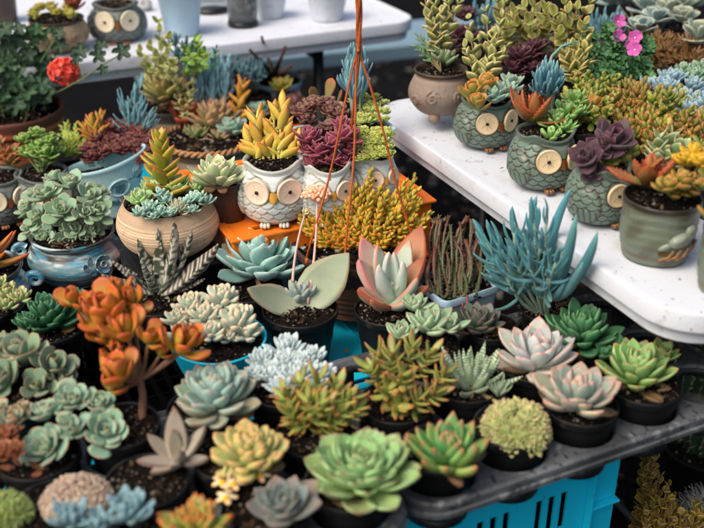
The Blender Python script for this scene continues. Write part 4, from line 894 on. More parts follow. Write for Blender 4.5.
for x, y, w, dz in ((150, 205, 20, .02), (140, 211, 18, .014), (160, 210, 18, .014), (166, 198, 20, .022), (186, 200, 18, .02), (198, 196, 20, .02), (206, 199, 20, .014), (176, 208, 16, .012), (170, 212, 16, .01), (192, 208, 16, .01), (152, 215, 16, .008), (160, 192, 16, .03)): p.ros(x, y, w, dz, 16, T('bean', .26, .16, .5, .1, 6, 6), tq, mat_='matte', e0=80, e1=10)
p.ros(178, 206, 28, .012, 40, T('lance', .10, .08, .8, 0, 7, 6), Pal('c9c29a', 'd6cfae', 'e0cfa8'), e0=85, e1=0, L0=.6)

# --- VIRGO trough: oval, rim sweeping up to a scroll on the right
p = Potted('trough_planter', 'pale aqua oval trough marked VIRGO, planted with orange, blue, lime and burgundy succulents', 'trough planter', 107, 166, 96, .658, .10, None, seed=24, soil=False, r=.073)
p.root.rotation_euler.z = 0; mb = MB(); rot = R_(12); A_, B_ = .074, .040
prof = dense([(.02, 0), (.70, 0), (.76, .007), (.80, .037), (.88, .075), (.97, .102), (1.05, .112), (1.06, .117), (1.02, .118), (.96, .112), (.90, .09), (.85, .07)], 50)
seg = 96; V = []
def tr_pt(s_, z, q):
    x, y = A_*math.cos(q), B_*math.sin(q); up = (.5+.5*math.cos(q)); up = up**1.6; zz = z*(.84 + .32*up)
    k = s_; return np.array([x*k, y*k, zz])
cr_, sr_ = math.cos(rot), math.sin(rot); RZ = np.array([[cr_, -sr_, 0], [sr_, cr_, 0], [0, 0, 1]])
for s_, z in prof:
    for k in range(seg): q = 2*math.pi*k/seg; V.append(RZ @ (tr_pt(s_ + .006*math.cos(k*math.pi*2/3)*(.008 < z < .095), z, q)))
mb.add(V, [(i*seg+k, i*seg+(k+1) % seg, (i+1)*seg+(k+1) % seg, (i+1)*seg+k) for i in range(len(prof)-1) for k in range(seg)], (.5, .5, .5)); tro = mb.build('trough', M['aqua'], p.root)
def wall_pt(q, z, off=0.):
    zs = [z_ for _, z_ in prof[:36]]; s_ = float(np.interp(z, zs, [k for k, _ in prof[:36]])); v_ = tr_pt(s_, z, q); n_ = np.array([math.cos(q)/A_, math.sin(q)/B_, 0]); n_ /= np.linalg.norm(n_); return RZ @ (v_ + n_*off)
# arc length map along the front wall; s = 0 faces the camera
qs = np.linspace(-math.pi, 0, 200); arc = np.r_[0, np.cumsum(np.hypot(np.diff(A_*.85*np.cos(qs)), np.diff(B_*.85*np.sin(qs))))]; arc -= np.interp(-math.pi/2, qs, arc)
on_wall = lambda s_, z, off: wall_pt(float(np.interp(s_, arc, qs)), z, off)
E_S = .020; Z_S = .066
rm = MB(); rm.tube([on_wall(E_S + .019*math.cos(t), Z_S + .0165*math.sin(t), .0018) for t in np.linspace(0, 2*math.pi, 40)], .0020, 6); rm.build('emblem_ring', M['aqua'], tro)
def stroke(pts, rad=.0014, name='zodiac_sign'):
    m_ = MB(); m_.tube([on_wall(E_S + x, Z_S + z, .0014) for x, z in pts], rad, 6); return m_
ms = MB()
for pts in ([(-.010, .006), (-.0085, .008), (-.007, .006), (-.007, -.008)], [(-.007, .005), (-.0045, .008), (-.002, .006), (-.002, -.008)], [(-.002, .005), (.0005, .008), (.003, .006), (.003, -.006), (.005, -.010), (.009, -.0115)], [(.003, .004), (.006, .007), (.009, .004), (.008, -.003), (.003, -.009), (-.0005, -.0115)]):
    P_ = np.array(pts); t_ = np.linspace(0, len(P_)-1, 14); ms.tube([on_wall(E_S + x, Z_S + z, .0014) for x, z in zip(np.interp(t_, range(len(P_)), P_[:, 0]), np.interp(t_, range(len(P_)), P_[:, 1]))], .0019, 6)
ms.build('zodiac_sign', M['aqualetter'], tro)
fc = bpy.data.curves.new('lettering', 'FONT'); fc.body = 'VIRGO'; fc.size = .0150; fc.extrude = .0016; fc.offset = .0002; fc.align_x = 'CENTER'; fc.space_character = 1.15; fc.resolution_u = 4
fo = bpy.data.objects.new('lettering', fc); COL.objects.link(fo); dg = bpy.context.evaluated_depsgraph_get(); tm_ = bpy.data.meshes.new_from_object(fo.evaluated_get(dg)); bpy.data.objects.remove(fo)
for v_ in tm_.vertices: q = on_wall(E_S + .001 + v_.co.x, Z_S - .034 + v_.co.y, .0012 + v_.co.z); v_.co = q
tm_.materials.clear(); tm_.materials.append(M['aqualetter']); link('lettering', tm_, tro)
rs = MB()
for k in range(3): rs.tube([on_wall(.058 + (.011-.0036*k)*math.cos(t), .088 + (.0105-.0035*k)*math.sin(t), .0015 + .0012*k) for t in np.linspace(0, 2*math.pi, 24)], .0019, 6)
rs.build('rose_relief', M['aqua'], tro)
for s_, nm in ((-.03, 'foot'), (.03, 'foot')):
    fb = MB(); q = on_wall(s_, .004, -.006); fb.ball(q, (.009, .008, .006), (.5, .5, .5)); fb.build(nm, M['aqua'], p.root)
so_ = add_soil(p.root, .90, .082, 2); so_.scale = (A_*.9, B_*.9, .05); so_.rotation_euler.z = rot
osx = Pal('a0a044', 'b08f34', 'd0702c', 'c98038', ts=.6, te=.8, jit=.1)
for (x, y, dz, n, L_) in ((92, 122, .055, 22, .035), (100, 116, .06, 20, .032), (84, 128, .045, 16, .03)):
    mb = MB(); shoot(mb, mb, p.l(98, 150, .01), p.l(x, y, dz), n, T('lance', .17, .12, .3, .15), osx, p.rng, L=(L_, L_*.7), el=(20, 70), rad=.002, t0=.2); mb.build('orange_shoot', M['leaf'], p.root)
for (x, y, dz, n) in ((122, 100, .09, 12), (135, 92, .10, 12), (143, 105, .08, 10), (128, 112, .07, 10), (150, 118, .06, 9), (140, 84, .11, 9)):
    mb = MB(); shoot(mb, mb, p.l(134, 150, .0), p.l(x, y, dz), n, lst, Pal('6f9fa8', '5f92a0', '86b3b6', jit=.1), p.rng, L=(.045, .028), el=(35, 82), rad=.0022, scol='7f9a90', t0=.4); mb.build('finger_shoot', M['matte'], p.root)
for k in range(20):
    x, y = p.rng.uniform(60, 86), p.rng.uniform(122, 152); mb = MB(); shoot(mb, mb, p.l(74, 160, -.005), p.l(x, y, .03), 26, T('lance', .2, .12, .4, 0, 6, 6), Pal('a8b854', 'a3b850', 'c9c86a', jit=.12), p.rng, L=(.012, .011), el=(20, 60), rad=.001, t0=.3); mb.build('lime_sprig', M['leaf'], p.root)
for k in range(34):
    x, y = p.rng.uniform(84, 148), p.rng.uniform(122, 158); p.ros(x, y, 21, .028 + (150-y)*.0006, 16, T('round', .36, .12, .5, .2, 7, 6), Pal('6f3f3a', '5f2f30', '7f4a44', jit=.14), 'burgundy_rosette', e0=80, e1=0)
for k in range(7): p.ros(90 + p.rng.normal()*7, 160 + p.rng.normal()*4, 9, .014, 12, T('bean', .3, .2, .5, 0, 5, 6), Pal('7f9f94', '6f948c'), 'tiny_rosette', e0=80, e1=5)

# --- small grey owls at the left edge
gl = Pal('8aaa58', '6f9c48', 'a3b86a', 'a3bc6c', jit=.1)
o = Owl('grey owl planter with bright green shrubby jade, beside the aqua trough', 41, 171, 64, .66, .095, 'grey', 22, seed=31)
for (x, y, dz, w) in ((24, 138, .05, 22), (36, 132, .06, 22), (48, 140, .05, 22), (30, 152, .03, 24), (44, 152, .035, 26), (56, 150, .03, 20), (38, 144, .045, 22), (52, 136, .045, 18), (22, 150, .03, 18), (46, 160, .015, 22)):
    o.ros(x, y, w, dz, 12, T('round', .40, .10, .5, .15), gl, e0=75, e1=10, L0=.5)
    o.stem(curve_pts((0, 0, o.h-.01), o.l(x, y, dz)), .0012, '6a7a4a')
o = Owl('grey owl planter holding a red green rosette, cut by the left edge of the photo', -2, 174, 58, .66, .095, 'grey', 35, seed=32)
for x, y, w, dz in ((4, 150, 34, .03), (-8, 142, 30, .045), (10, 158, 26, .02)): o.ros(x, y, w, dz, 20, T('ovate', .3, .12, .4, .2), Pal('8f9a58', '8a8448', 'b85a3c', 'a8603c', ts=.6, jit=.1), e0=75, e1=12)

# --- terracotta geranium
p = Potted('potted_geranium', 'large terracotta pot with dark ivy shaped leaves and one red geranium flower head', 'geranium', 8, 108, 108, .70, .15, None, seed=33, soil=False)
r = p.r
def tc_(TH, Z, Rr, I):
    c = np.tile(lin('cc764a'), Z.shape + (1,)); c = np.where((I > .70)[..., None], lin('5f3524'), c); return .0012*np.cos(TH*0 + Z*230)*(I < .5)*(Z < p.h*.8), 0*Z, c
vessel(p, [(.002, 0), (r*.66, 0), (r*.68, .004), (r*.88, .105), (r*.90, .112), (r*.97, .118), (r*1.0, .145), (r*.99, .150), (r*.94, .150), (r*.92, .13), (r*.85, .09)], 'terracotta', 96, tc_); add_soil(p.root, r*.9, .135, 1)
gc = ['2c4a2c', '223c26', '385834', '28442c']
mb = MB(); sb = MB()
for k in range(120):
    x = p.rng.uniform(-45, 62); y = p.rng.uniform(28, 106); dz = .02 + (106-y)*.0016 + p.rng.normal()*.012
    if x > 48 and y > 60: continue
    c_ = p.l(x, y, dz); nr = np.array([p.rng.normal()*.35 + c_[0]*2, -.75 + p.rng.normal()*.3, .8]); R0 = .021*(.7+.6*p.rng.random())
    palmate(mb, c_, R0, nr, p.rng.random()*6.28, gc[k % 4], p.rng, depth_=.34)
    if k % 2: sb.tube(curve_pts((p.rng.normal()*.03, p.rng.normal()*.03, p.h-.02), c_, .01), .0011, 6, '5f7a44')
mb.build('foliage', M['thin'], p.root); sb.build('stalks', M['bark'], p.root)
tb = MB(); vb = MB(); prev = p.l(60, 96, .0)
vine = [p.l(40, 100, .02), p.l(62, 90, .05), p.l(84, 78, .09), p.l(100, 66, .115), p.l(118, 56, .125)]
vb.tube(vine, .0015, 6, '6f7a4c'); vb.tube([p.l(84, 78, .09), p.l(76, 60, .12)], .0009, 6, '6f7a4c')
for (x, y, R0) in ((80, 52, .020), (98, 56, .018), (101, 46, .016), (122, 52, .021), (103, 70, .012), (60, 46, .019), (76, 60, .014)):
    palmate(tb, p.l(x, y, .125), R0, (p.rng.normal()*.2, -.8, .7), p.rng.random()*6.28, gc[1], p.rng, depth_=.42)
tb.build('trailing_leaves', M['thin'], p.root); vb.build('vine', M['bark'], p.root)
fb = MB(); fc_ = p.l(65, 72, .085); fb.tube(curve_pts(p.l(36, 40, .05), fc_, .012), .0013, 6, '7f9a5c')
for k in range(20):
    q = math.acos(1-1.5*(k+.5)/20); a_ = k*GA; n_ = np.array([math.sin(q)*math.cos(a_), -math.cos(q)*.9 - .1, math.sin(q)*math.sin(a_)*.9+.1]); F_ = frame(n_, p.rng.random()*6)
    for j in range(5): put_leaf(fb, T('petal', .50, .05, .6, .25, 7, 6), Pal('f4a090', 'ea4a3a', 'f07a66', jit=.10), p.rng, fc_ + n_*np.array([.022, .015, .019])*(.85+.3*((k*7) % 5)/5), F_, j*1.257, R_(30), .016)
fb.build('flower_head', M['petal'], p.root)

# --- rope rimmed tan pot with the mixed blue and orange planting
p = Potted('rustic_planter', 'tan stave textured pot with rope rim holding powder blue spikes and a red leaved plant', 'rustic planter', 208, 141, 92, .665, .11, None, seed=34, soil=False)
r = p.r
def stv(TH, Z, Rr, I):
    g_ = np.abs(np.cos(TH*14)); ln = (1-sm(g_, .02, .25))*(I < .6); k = ln[..., None]*.8; base_ = lin('a08a70')*(1 + .18*np.sin(TH*5+Z*90)[..., None]); c = base_*(1-k)+lin('4a3a2c')*k; band = np.exp(-((Z-.035)/.006)**2)[..., None]*(I < .6)[..., None]; c = c*(1-band)+lin('7a5f40')*band; return -.0016*ln + .0015*band[..., 0], 0*Z, np.where((I > .7)[..., None], lin('4a3d30'), c)
vessel(p, [(.002, 0), (r*.80, 0), (r*.84, .004), (r*.95, .05), (r*.98, .105), (r*1.0, .117), (r*.96, .119), (r*.92, .112), (r*.9, .08)], 'tan', 140, stv); add_soil(p.root, r*.92, .11, 3)
rp = MB()
for s_ in (0, math.pi): rp.tube([((r*1.0+.0035*math.cos(t*22+s_))*math.cos(t), (r*1.0+.0035*math.cos(t*22+s_))*math.sin(t), .116+.0035*math.sin(t*22+s_)) for t in np.linspace(0, 2*math.pi, 260)], .0036, 6, 'a8794a')
rp.build('rope_rim', M['tan'], p.root)
def spikes(p, px0, px1, py0, py1, n, cx, cy, pal=Pal('74a0aa', '5c8c9a', '8ab2b8', jit=.1), L=.05, name='blue_spikes', dz=.03, mat_='matte'):
    mb = MB()
    for k in range(n):
        x = p.rng.uniform(px0, px1); y = p.rng.uniform(py0, py1); b_ = p.l(cx + (x-cx)*.55, cy, 0) + np.array([0, p.rng.normal()*.008, 0]); tip = p.l(x, y, dz + (cy-y)*.0013); v_ = tip-b_; L_ = np.linalg.norm(v_)
        m0 = b_ + v_*max(0, 1-L/L_); mb.tube(curve_pts(b_, m0 + v_*.1), .0016, 6, '8a9a90')
        put_leaf(mb, T('stick', .085, .075, .3, 0, 9, 6), pal, p.rng, m0, np.eye(3), math.atan2(v_[1], v_[0]), math.asin(v_[2]/L_), L_ - np.linalg.norm(m0-b_))
        for j in range(3): put_leaf(mb, T('stick', .09, .08, .6, 0, 9, 6), pal, p.rng, m0, frame(v_), p.rng.random()*6.28, R_(58+p.rng.normal()*8), L*.65)
    mb.build(name, M[mat_], p.root)
spikes(p, 192, 232, 48, 80, 34, 213, 126, L=.05)
rdl = Pal('a8683c', '9f4a30', 'b84a30', 'a84428', jit=.1)
mb = MB(); rosette(mb, p.l(187, 124, .0), p.m(66)/2, 11, T('round', .28, .10, .5, .3, 10, 8), rdl, p.rng, e0=78, e1=18, L0=.7, hz=.1)
mb.build('red_rosette', M['leaf'], p.root)
p.ros(197, 132, 36, .01, 24, T('ovate', .3, .1, .4, .2), Pal('8a9a68', '7f8f60', 'a88a60'), 'green_rosette', e0=80, e1=12)
p.ros(222, 134, 34, .01, 24, T('ovate', .3, .1, .4, .2), Pal('a89a78', '9a8f68', 'b0806a'), 'bronze_rosette', e0=80, e1=12)
p.ros(215, 112, 62, .035, 34, T('ovate', .28, .12, .4, .2), Pal('b5a878', '9f9a68', 'b8866a', 'b0876c', ts=.7, jit=.09), 'bronze_rosette', e0=80, e1=15)
p.ros(233, 126, 34, .025, 22, T('round', .36, .1, .5, .2), Pal('9fb8a0', '8aaa98'), 'grey_rosette', 'matte', e0=80, e1=8)
p.ros(258, 108, 30, .03, 20, T('round', .36, .1, .5, .2), Pal('9fb8a0', '86ac9c'), 'grey_rosette', 'matte', e0=80, e1=8)
osy = Pal('b8a040', 'cf9434', 'd8782c', 'd08034', ts=.6, te=.8, jit=.09)
mb = MB(); shoot(mb, mb, p.l(236, 134, 0), p.l(242, 82, .075), 20, T('lance', .19, .12, .4, .2), osy, p.rng, L=(.040, .028), el=(10, 65), rad=.0025, t0=.2); mb.build('orange_shoot', M['leaf'], p.root)
var = Pal('7f9048', '748a44', 'e0d498', 'ecdfa4', ts=.85, te=.5, et=.1, jit=.08)
def varieg(p, spots, root, h0=None, n=12, L=.014, tpl=T('ovate', .36, .06, .6, .2, 9, 8), pal=var, stem='9a7a58', name='variegated_stem'):
    for (x, y, dz) in spots:
        mb = MB(); b_ = p.l(root[0], root[1], 0) + np.array([p.rng.normal()*.006, p.rng.normal()*.006, 0])
        shoot(mb, mb, b_, p.l(x, y, dz), n, tpl, pal, p.rng, L=(L*1.55, L*1.15), el=(22, 52), rad=.0013, scol=stem, mode='deck', t0=.3, side=tuple(p.rng.normal(size=3)*.003)); mb.build(name, M['leaf'], p.root)
varieg(p, ((176, 85, .09), (186, 54, .13), (194, 76, .10), (180, 100, .06), (190, 92, .08)), (188, 132), L=.013)

# --- planting behind it, tan pot further back
p = Potted('rustic_planter', 'dim tan pot behind the rope rimmed one with variegated stems and a lime shoot', 'rustic planter', 174, 104, 86, .665, .11, None, seed=35, soil=False)
r = p.r; vessel(p, [(.002, 0), (r*.80, 0), (r*.84, .004), (r*.95, .05), (r*.98, .105), (r*1.02, .117), (r*.96, .119), (r*.92, .112), (r*.9, .08)], 'tan', 140, stv); add_soil(p.root, r*.92, .11, 3)
varieg(p, ((158, 22, .21), (150, 44, .18), (168, 38, .19), (140, 50, .17), (162, 64, .15), (150, 66, .14), (174, 62, .15)), (165, 98), n=14, L=.016, stem='a8a070')
p.ros(164, 86, 50, .08, 26, T('ovate', .3, .1, .4, .2), Pal('a8a05c', '989458', 'c0a868', 'c4b070', ts=.8, jit=.1), 'bronze_rosette', e0=75, e1=18)
spikes(p, 172, 192, 32, 58, 12, 182, 92, L=.05, dz=.11)
mb = MB(); 
for (x, y) in ((196, 40), (203, 52), (188, 52)): shoot(mb, mb, p.l(194, 92, 0), p.l(x, y, .18), 16, T('lance', .2, .1, .5, .1), Pal('8fb860', '86b04c', 'a8c468'), p.rng, L=(.025, .03), el=(20, 65), rad=.0015, t0=.5)
mb.build('lime_shoot', M['leaf'], p.root)
mb = MB(); shoot(mb, mb, p.l(210, 92, 0), p.l(216, 48, .18), 20, T('stick', .12, .1, .5, 0, 8, 6), Pal('5f8f64', '4c7f5c'), p.rng, L=(.02, .015), el=(20, 60), t0=.4); mb.build('green_shoot', M['leaf'], p.root)

# --- brown nursery pot with the pale rosette, standing on the orange crate's left corner
p = Potted('potted_succulent', 'cream green rosette in a brown plastic pot between striped bowl and white owl', 'succulent', 226, 178, 46, .768, .068, 'brownpot', seed=36)
p.ros(218, 172, 58, .016, 36, T('spoon', .26, .10, .4, .2), Pal('b8cf9c', 'c0cfa0', 'e0d8b4', ts=.8, jit=.06), e0=80, e1=12, hz=.3)

# --- white owls
WG = 'white owl planters on the orange crate'
ow = Owl('white owl planter with a bright orange yellow spiky plant, largest of the white owls', 273, 158, 74, .802, .10, 'white', 3, seed=41)
org = Pal('c8c860', 'd8b84a', 'dc8430', 'd8903c', ts=.62, te=.84, jit=.08)
for (x, y, dz, n, L_) in ((248, 142, .012, 12, .03), (296, 144, .012, 12, .03), (256, 118, .04, 18, .036), (282, 108, .055, 20, .036), (266, 126, .03, 14, .03), (286, 128, .03, 16, .032), (250, 132, .02, 12, .026), (274, 114, .045, 14, .03)):
    mb = MB(); shoot(mb, mb, (ow.l(x, 156, 0))*np.array([.55, .55, 0]) + np.array([0, 0, ow.h-.008]), ow.l(x, y, dz), int(n*.62), T('ovate', .22, .06, .5, .4), org, ow.rng, L=(L_*1.15, L_*1.0), el=(18, 64), rad=.0028, scol='b9a858', t0=.12); mb.build('orange_shoot', M['leaf'], ow.root)
ow = Owl('white owl planter with a purple pink rosette plant, standing behind the hanging strap', 327, 162, 58, .798, .095, 'white', 14, seed=42)
pur = Pal('a05c6c', '8f4658', 'a05a64', 'a85c68', jit=.12)
for (x, y, dz, w) in ((310, 134, .04, 36), (320, 146, .025, 34), (334, 140, .032, 34), (346, 132, .045, 36), (350, 148, .018, 32), (332, 156, .01, 32), (316, 158, .006, 28), (342, 122, .05, 26), (308, 146, .02, 26), (344, 160, .004, 24)): ow.ros(x, y, w, dz, 16, T('ovate', .38, .1, .5, .2), pur, e0=78, e1=8)
ow = Owl('white owl planter with a yellow green sedum mat, rightmost of the white owls', 374, 152, 48, .80, .09, 'white', 30, seed=43)
for k in range(46):
    x = ow.rng.uniform(354, 390); y = ow.rng.uniform(128, 158); ow.ros(x, y, 14, .006 + (158-y)*.0009, 12, T('round', .4, .15, .5, .1, 6, 6), Pal('b5bf5c', 'aabf58', 'd0cc78', jit=.12), 'sedum_tip', e0=75, e1=5)
# --- pale blue trough behind the owls
p = Potted('trough_planter', 'pale blue box planter behind the white owls with lime sedum, blue fingers and bronze paddles', 'box planter', 344, 128, 96, .795, .085, None, seed=44, soil=False)
box_pot(p, .082, .038, .085, 'paleblue', MA - .08)
spikes(p, 346, 366, 38, 66, 24, 358, 120, L=.06)
for k in range(34):
    x = p.rng.uniform(352, 386); y = p.rng.uniform(92, 124); p.ros(x, y, 12, .012 + (120-y)*.0009, 12, T('round', .4, .12, .5, .1, 6, 6), Pal('a8b458', 'a0b458', 'd0cf80', jit=.12), 'sedum_tip', e0=75, e1=5)
for k in range(16):
    x = p.rng.uniform(298, 346); y = p.rng.uniform(98, 126); p.ros(x, y, 22, .015 + (120-y)*.0008, 14, T('round', .38, .1, .5, .2, 7, 6), Pal('8a6a64', '7a5452', '8f6a58', jit=.14), 'mauve_rosette', e0=78, e1=5)
for (x, y, L_) in ((318, 82, .04), (326, 76, .045), (334, 84, .04), (312, 90, .035), (322, 92, .035), (336, 94, .03), (306, 94, .03), (328, 96, .03)): mb = MB(); put_leaf(mb, T('round', .32, .1, .2, .1), Pal('5f6f3c', '6f6a38', '9f5a34', '9f5a34', te=.8, jit=.1), p.rng, p.l(x, y + 26, .0), np.eye(3), p.rng.normal()*.5 + (2.4 if x < 322 else .8), R_(66), L_); mb.build('bronze_paddle', M['leaf'], p.root)

# --- on the second orange crate
p = Potted('potted_succulent', 'yellow green rosettes over mauve sedum in an orange pot behind the white owls', 'succulent', 284, 118, 50, .64, .09, 'orange', seed=45)
p.ros(280, 84, 30, .05, 14, T('ovate', .32, .14, .3, .1), Pal('a0a040', '98983c', 'b88a40', jit=.1), e0=75, e1=20)
for k in range(9): p.ros(p.rng.uniform(264, 300), p.rng.uniform(92, 112), 20, .022, 14, T('round', .38, .1, .5, .2, 7, 6), Pal('8a6864', '7f5854', jit=.14), 'mauve_rosette', e0=78, e1=5)
p = Potted('potted_succulent', 'powder blue finger plant in a black pot behind the rope rimmed pot', 'succulent', 250, 96, 44, .64, .09, seed=46)
spikes(p, 236, 264, 54, 76, 26, 250, 92, L=.04, dz=.07)
p = Potted('potted_succulent', 'dark brown scaly upright stems in a pale blue pot below the back table', 'succulent', 278, 80, 48, .64, .09, 'paleblue', seed=47)
for (x, y) in ((262, 38), (285, 48), (270, 60), (250, 50), (291, 66)):
    mb = MB(); shoot(mb, mb, p.l(274, 76, -.01), p.l(x, y, .15), 60, T('ovate', .4, .2, .5, 0, 5, 6), Pal('6a4c40', '5a3f38', '7a5a44', jit=.15), p.rng, L=(.010, .008), el=(45, 65), rad=.0035, scol='5a4038', t0=.1); mb.build('scaly_stem', M['leaf'], p.root)

# --- hanging pot with jelly bean sedum
p = Potted('hanging_pot', 'brown hanging pot with orange rim and straps, overflowing with golden jelly bean leaves', 'hanging pot', 357, 240, 128, .675, .108, None, seed=48, soil=False)
r = p.r
def hp(TH, Z, Rr, I):
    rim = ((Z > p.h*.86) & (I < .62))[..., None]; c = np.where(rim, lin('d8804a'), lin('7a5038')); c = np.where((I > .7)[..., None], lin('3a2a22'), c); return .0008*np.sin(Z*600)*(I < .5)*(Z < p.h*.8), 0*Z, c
vessel(p, [(.002, 0), (r*.66, 0), (r*.70, .003), (r*.90, p.h*.82), (r*.92, p.h*.84), (r*.98, p.h*.86), (r*1.0, p.h*.97), (r*.98, p.h), (r*.94, p.h*.98), (r*.92, p.h*.85), (r*.85, p.h*.6)], 'terracotta', 120, hp, n=110); add_soil(p.root, r*.92, p.h*.88, 2)
jb = Pal('b8b040', 'd0bc3c', 'e07a2a', ts=.62, jit=.12, young='b8b844')
mb = MB()
for k in range(100):
    f = (k+.5)/100; th = math.acos(1-f*.80); az = k*GA; rx = r*1.05; n_ = np.array([math.sin(th)*math.cos(az), math.sin(th)*math.sin(az), math.cos(th)])
    tip = np.array([0.006, 0, p.h*.98]) + n_*np.array([rx*.98, rx*.98, .10])*(1 + .12*p.rng.normal()); base_ = np.array([tip[0]*.45, tip[1]*.45, p.h*.85])
    tip[0] *= .94; tip[1] *= .25 if tip[1] < 0 else 1.1; base_[1] *= .5; tip[2] = max(tip[2], p.h + .012)
    if n_[0] > .5: tip += np.array([.006, 0, .004])
    shoot(mb, mb, base_, tip, 20, jelly, jb, p.rng, L=(.015, .011), el=(25, 72), rad=.0014, scol='8a7a3c', t0=.25)
mb.build('jelly_bean_foliage', M['leaf'], p.root)
apex = np.array([0, 0, .985]) - np.array([0, 0, p.base[2]]); apex[0] = p.l(360, 60, .0)[0]*0 + .002
sb = MB()
for a_ in (-2.45, -.35, 1.75, -1.66)[:3] + (-1.75,):
    e_ = np.array([r*.98*math.cos(a_), r*.98*math.sin(a_), p.h*.96]); m0 = apex + (e_-apex)*.5; b_ = [apex + (e_-apex)*t + np.array([math.sin(t*7+a_)*.0022, 0, 0]) for t in np.linspace(0, 1, 16)]
    s1 = MB(); s1.tube(b_, .0017, 8); s1.build('strap', M['strap'], p.root)
    k_ = MB(); k_.ball(e_, (.004, .004, .006), (.5, .5, .5)); k_.build('knot', M['strap'], p.root)
s1 = MB()
for q in range(3): s1.tube([apex + np.array([.0035*math.cos(t*9+q*2.1)*(.5+t*.8), .0035*math.sin(t*9+q*2.1), t*.22]) for t in np.linspace(0, 1, 40)], np.linspace(.0024, .0036, 40), 8)
s1.build('twisted_strap', M['strap'], p.root)

# ================================================================== things on the back table
def TBp(name, label, cat, px, py, w, zr, h, **k): return Potted(name, label, cat, px, py, w, zr, h, None, soil=False, **k)
p = TBp('carved_planter', 'tan carved pot with curling relief and mixed small succulents on the back table', 'carved planter', 56, 18, 56, .848, .068, seed=51)
r = p.r
def carve(sp, r_, base='9a8468', dark='5c4a38'):
    def f(TH, Z, Rr, I):
        h_ = 0*Z
        for (th0, z0, r0, s_) in sp: dx = ((TH - th0 + math.pi) % (2*math.pi) - math.pi) * r_; h_ = np.maximum(h_, spiral(dx, Z-z0, r0, 2.0, s_))
        k = np.clip(1-h_, 0, 1)[..., None]*.0 + np.clip(h_*0, 0, 1)[..., None]; edge = np.clip(4*h_*(1-h_), 0, 1)[..., None]*.45
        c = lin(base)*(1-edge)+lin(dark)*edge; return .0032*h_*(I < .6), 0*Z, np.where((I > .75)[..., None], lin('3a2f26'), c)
    return f
vessel(p, [(.002, 0), (r*.6, 0), (r*.75, .004), (r*1.04, .022), (r*1.10, .036), (r*1.0, .056), (r*.94, .062), (r*.98, .068), (r*.93, .068), (r*.86, .058), (r*.88, .04)], 'tan', 180, carve([(-1.3, .036, .014, 1), (-.75, .036, .014, -1), (-1.9, .036, .012, 1), (-2.5, .036, .012, -1), (-.2, .036, .013, 1)], r*1.05)); add_soil(p.root, r*.86, .058, 1)
for k in range(14): p.ros(p.rng.uniform(34, 74), p.rng.uniform(2, 14), 14, .018, 14, T('bean', .3, .2, .4, 0, 6, 6), Pal('8a9a44', '989a40', 'b8a048', jit=.14), e0=78, e1=8)
mb = MB()
for k in range(9): put_leaf(mb, T('round', .3, .1, .3, .2), Pal('7a3a2a', '8f4430', jit=.12), p.rng, p.l(74, 10, .01), np.eye(3), k*GA, R_(30+5*k), .035)
mb.build('red_rosette', M['leaf'], p.root)
Owl('dark grey owl planter standing on the back table', 115, 2, 56, .862, .085, 'grey', 14, seed=52)
def tumbler(label, px, py, w, zr, h, m, cat='cup', name='plastic_cup', tp=.72):
    p = TBp(name, label, cat, px, py, w, zr, h); r = p.r
    vessel(p, [(.002, 0), (r*tp, 0), (r*(tp+.02), .003), (r*.97, h-.006), (r*1.02, h-.004), (r*1.02, h), (r*.96, h), (r*.94, h-.01), (r*(tp), .008), (.002, .006)], m, 64, smooth_prof=False); return p
tumbler('pale blue tapered plastic cup on the back table', 179, -8, 46, .875, .095, 'paleblue')
tumbler('white pot standing between the jar and the pale cup on the back table', 270, -8, 34, .84, .06, 'white', 'pot', 'small_pot')
tumbler('pale bluish white pot at the right part of the back table', 327, -10, 42, .85, .07, 'white', 'pot', 'small_pot')
tumbler('rusty brown pot at the far left edge of the back table', 0, -6, 30, .845, .065, 'brownpot', 'pot', 'small_pot', .85)
def jar(label, px, w, seed):
    p = TBp('glass_jar', label, 'jar', px, 24, w, .782, .002, seed=seed); r = p.r
    vessel(p, [(.002, 0), (r, 0), (r*1.02, .004), (r*1.0, .010), (r*.9, .012), (.002, .012)], 'legs', 48, smooth_prof=False, name='base')
    vessel(p, [(r*.86, .0125), (r*.98, .018), (r*1.0, .05), (r*.93, .085), (r*.84, .095), (r*.84, .12), (r*.80, .12), (r*.80, .094), (r*.89, .083), (r*.95, .05), (r*.9, .02)], 'glass', 64)
    mb = MB()
    for k in range(110): q = math.sqrt(p.rng.random())*.84*r; a_ = p.rng.random()*6.28; mb.ball((q*math.cos(a_), q*math.sin(a_), .018+.07*p.rng.random()), .0045*(.7+.6*p.rng.random()), ['8a7a6c', '5c5450', 'a89a8c', '3f3a38'][k % 4], 6, 4)
    mb.build('pebbles', M['pebble'], p.root)
    g_ = bpy.data.objects[-1] if False else None; return p
gm = M['glass'].node_tree.nodes['Principled BSDF']; gm.inputs['Transmission Weight'].default_value = .85; gm.inputs['IOR'].default_value = 1.15; gm.inputs['Alpha'].default_value = 1
jar('glass jar of pebbles on a round black base, right of the pale blue cup', 243, 30, 55)
p = TBp('metal_lantern', 'dark squat glass lantern behind the pale blue cup', 'lantern', 212, 10, 34, .782, .002, seed=56); r = p.r
vessel(p, [(.002, 0), (r, 0), (r*1.02, .004), (r*1.0, .010), (.002, .012)], 'legs', 48, smooth_prof=False, name='base'); vessel(p, [(r*.9, .0125), (r, .03), (r*.9, .07), (r*.8, .09), (r*.78, .09), (r*.86, .07), (r*.96, .03)], 'glass', 48)
p = TBp('glazed_pot', 'dark grey rounded pot at the left edge of the back table', 'pot', -14, 28, 42, .83, .05, seed=57); r = p.r
vessel(p, [(.002, 0), (r*.7, 0), (r*1.1, .02), (r*1.05, .04), (r*.95, .05), (r*.9, .048), (r*1.0, .03)], 'greyglaze', 48, col='4f5a5a')
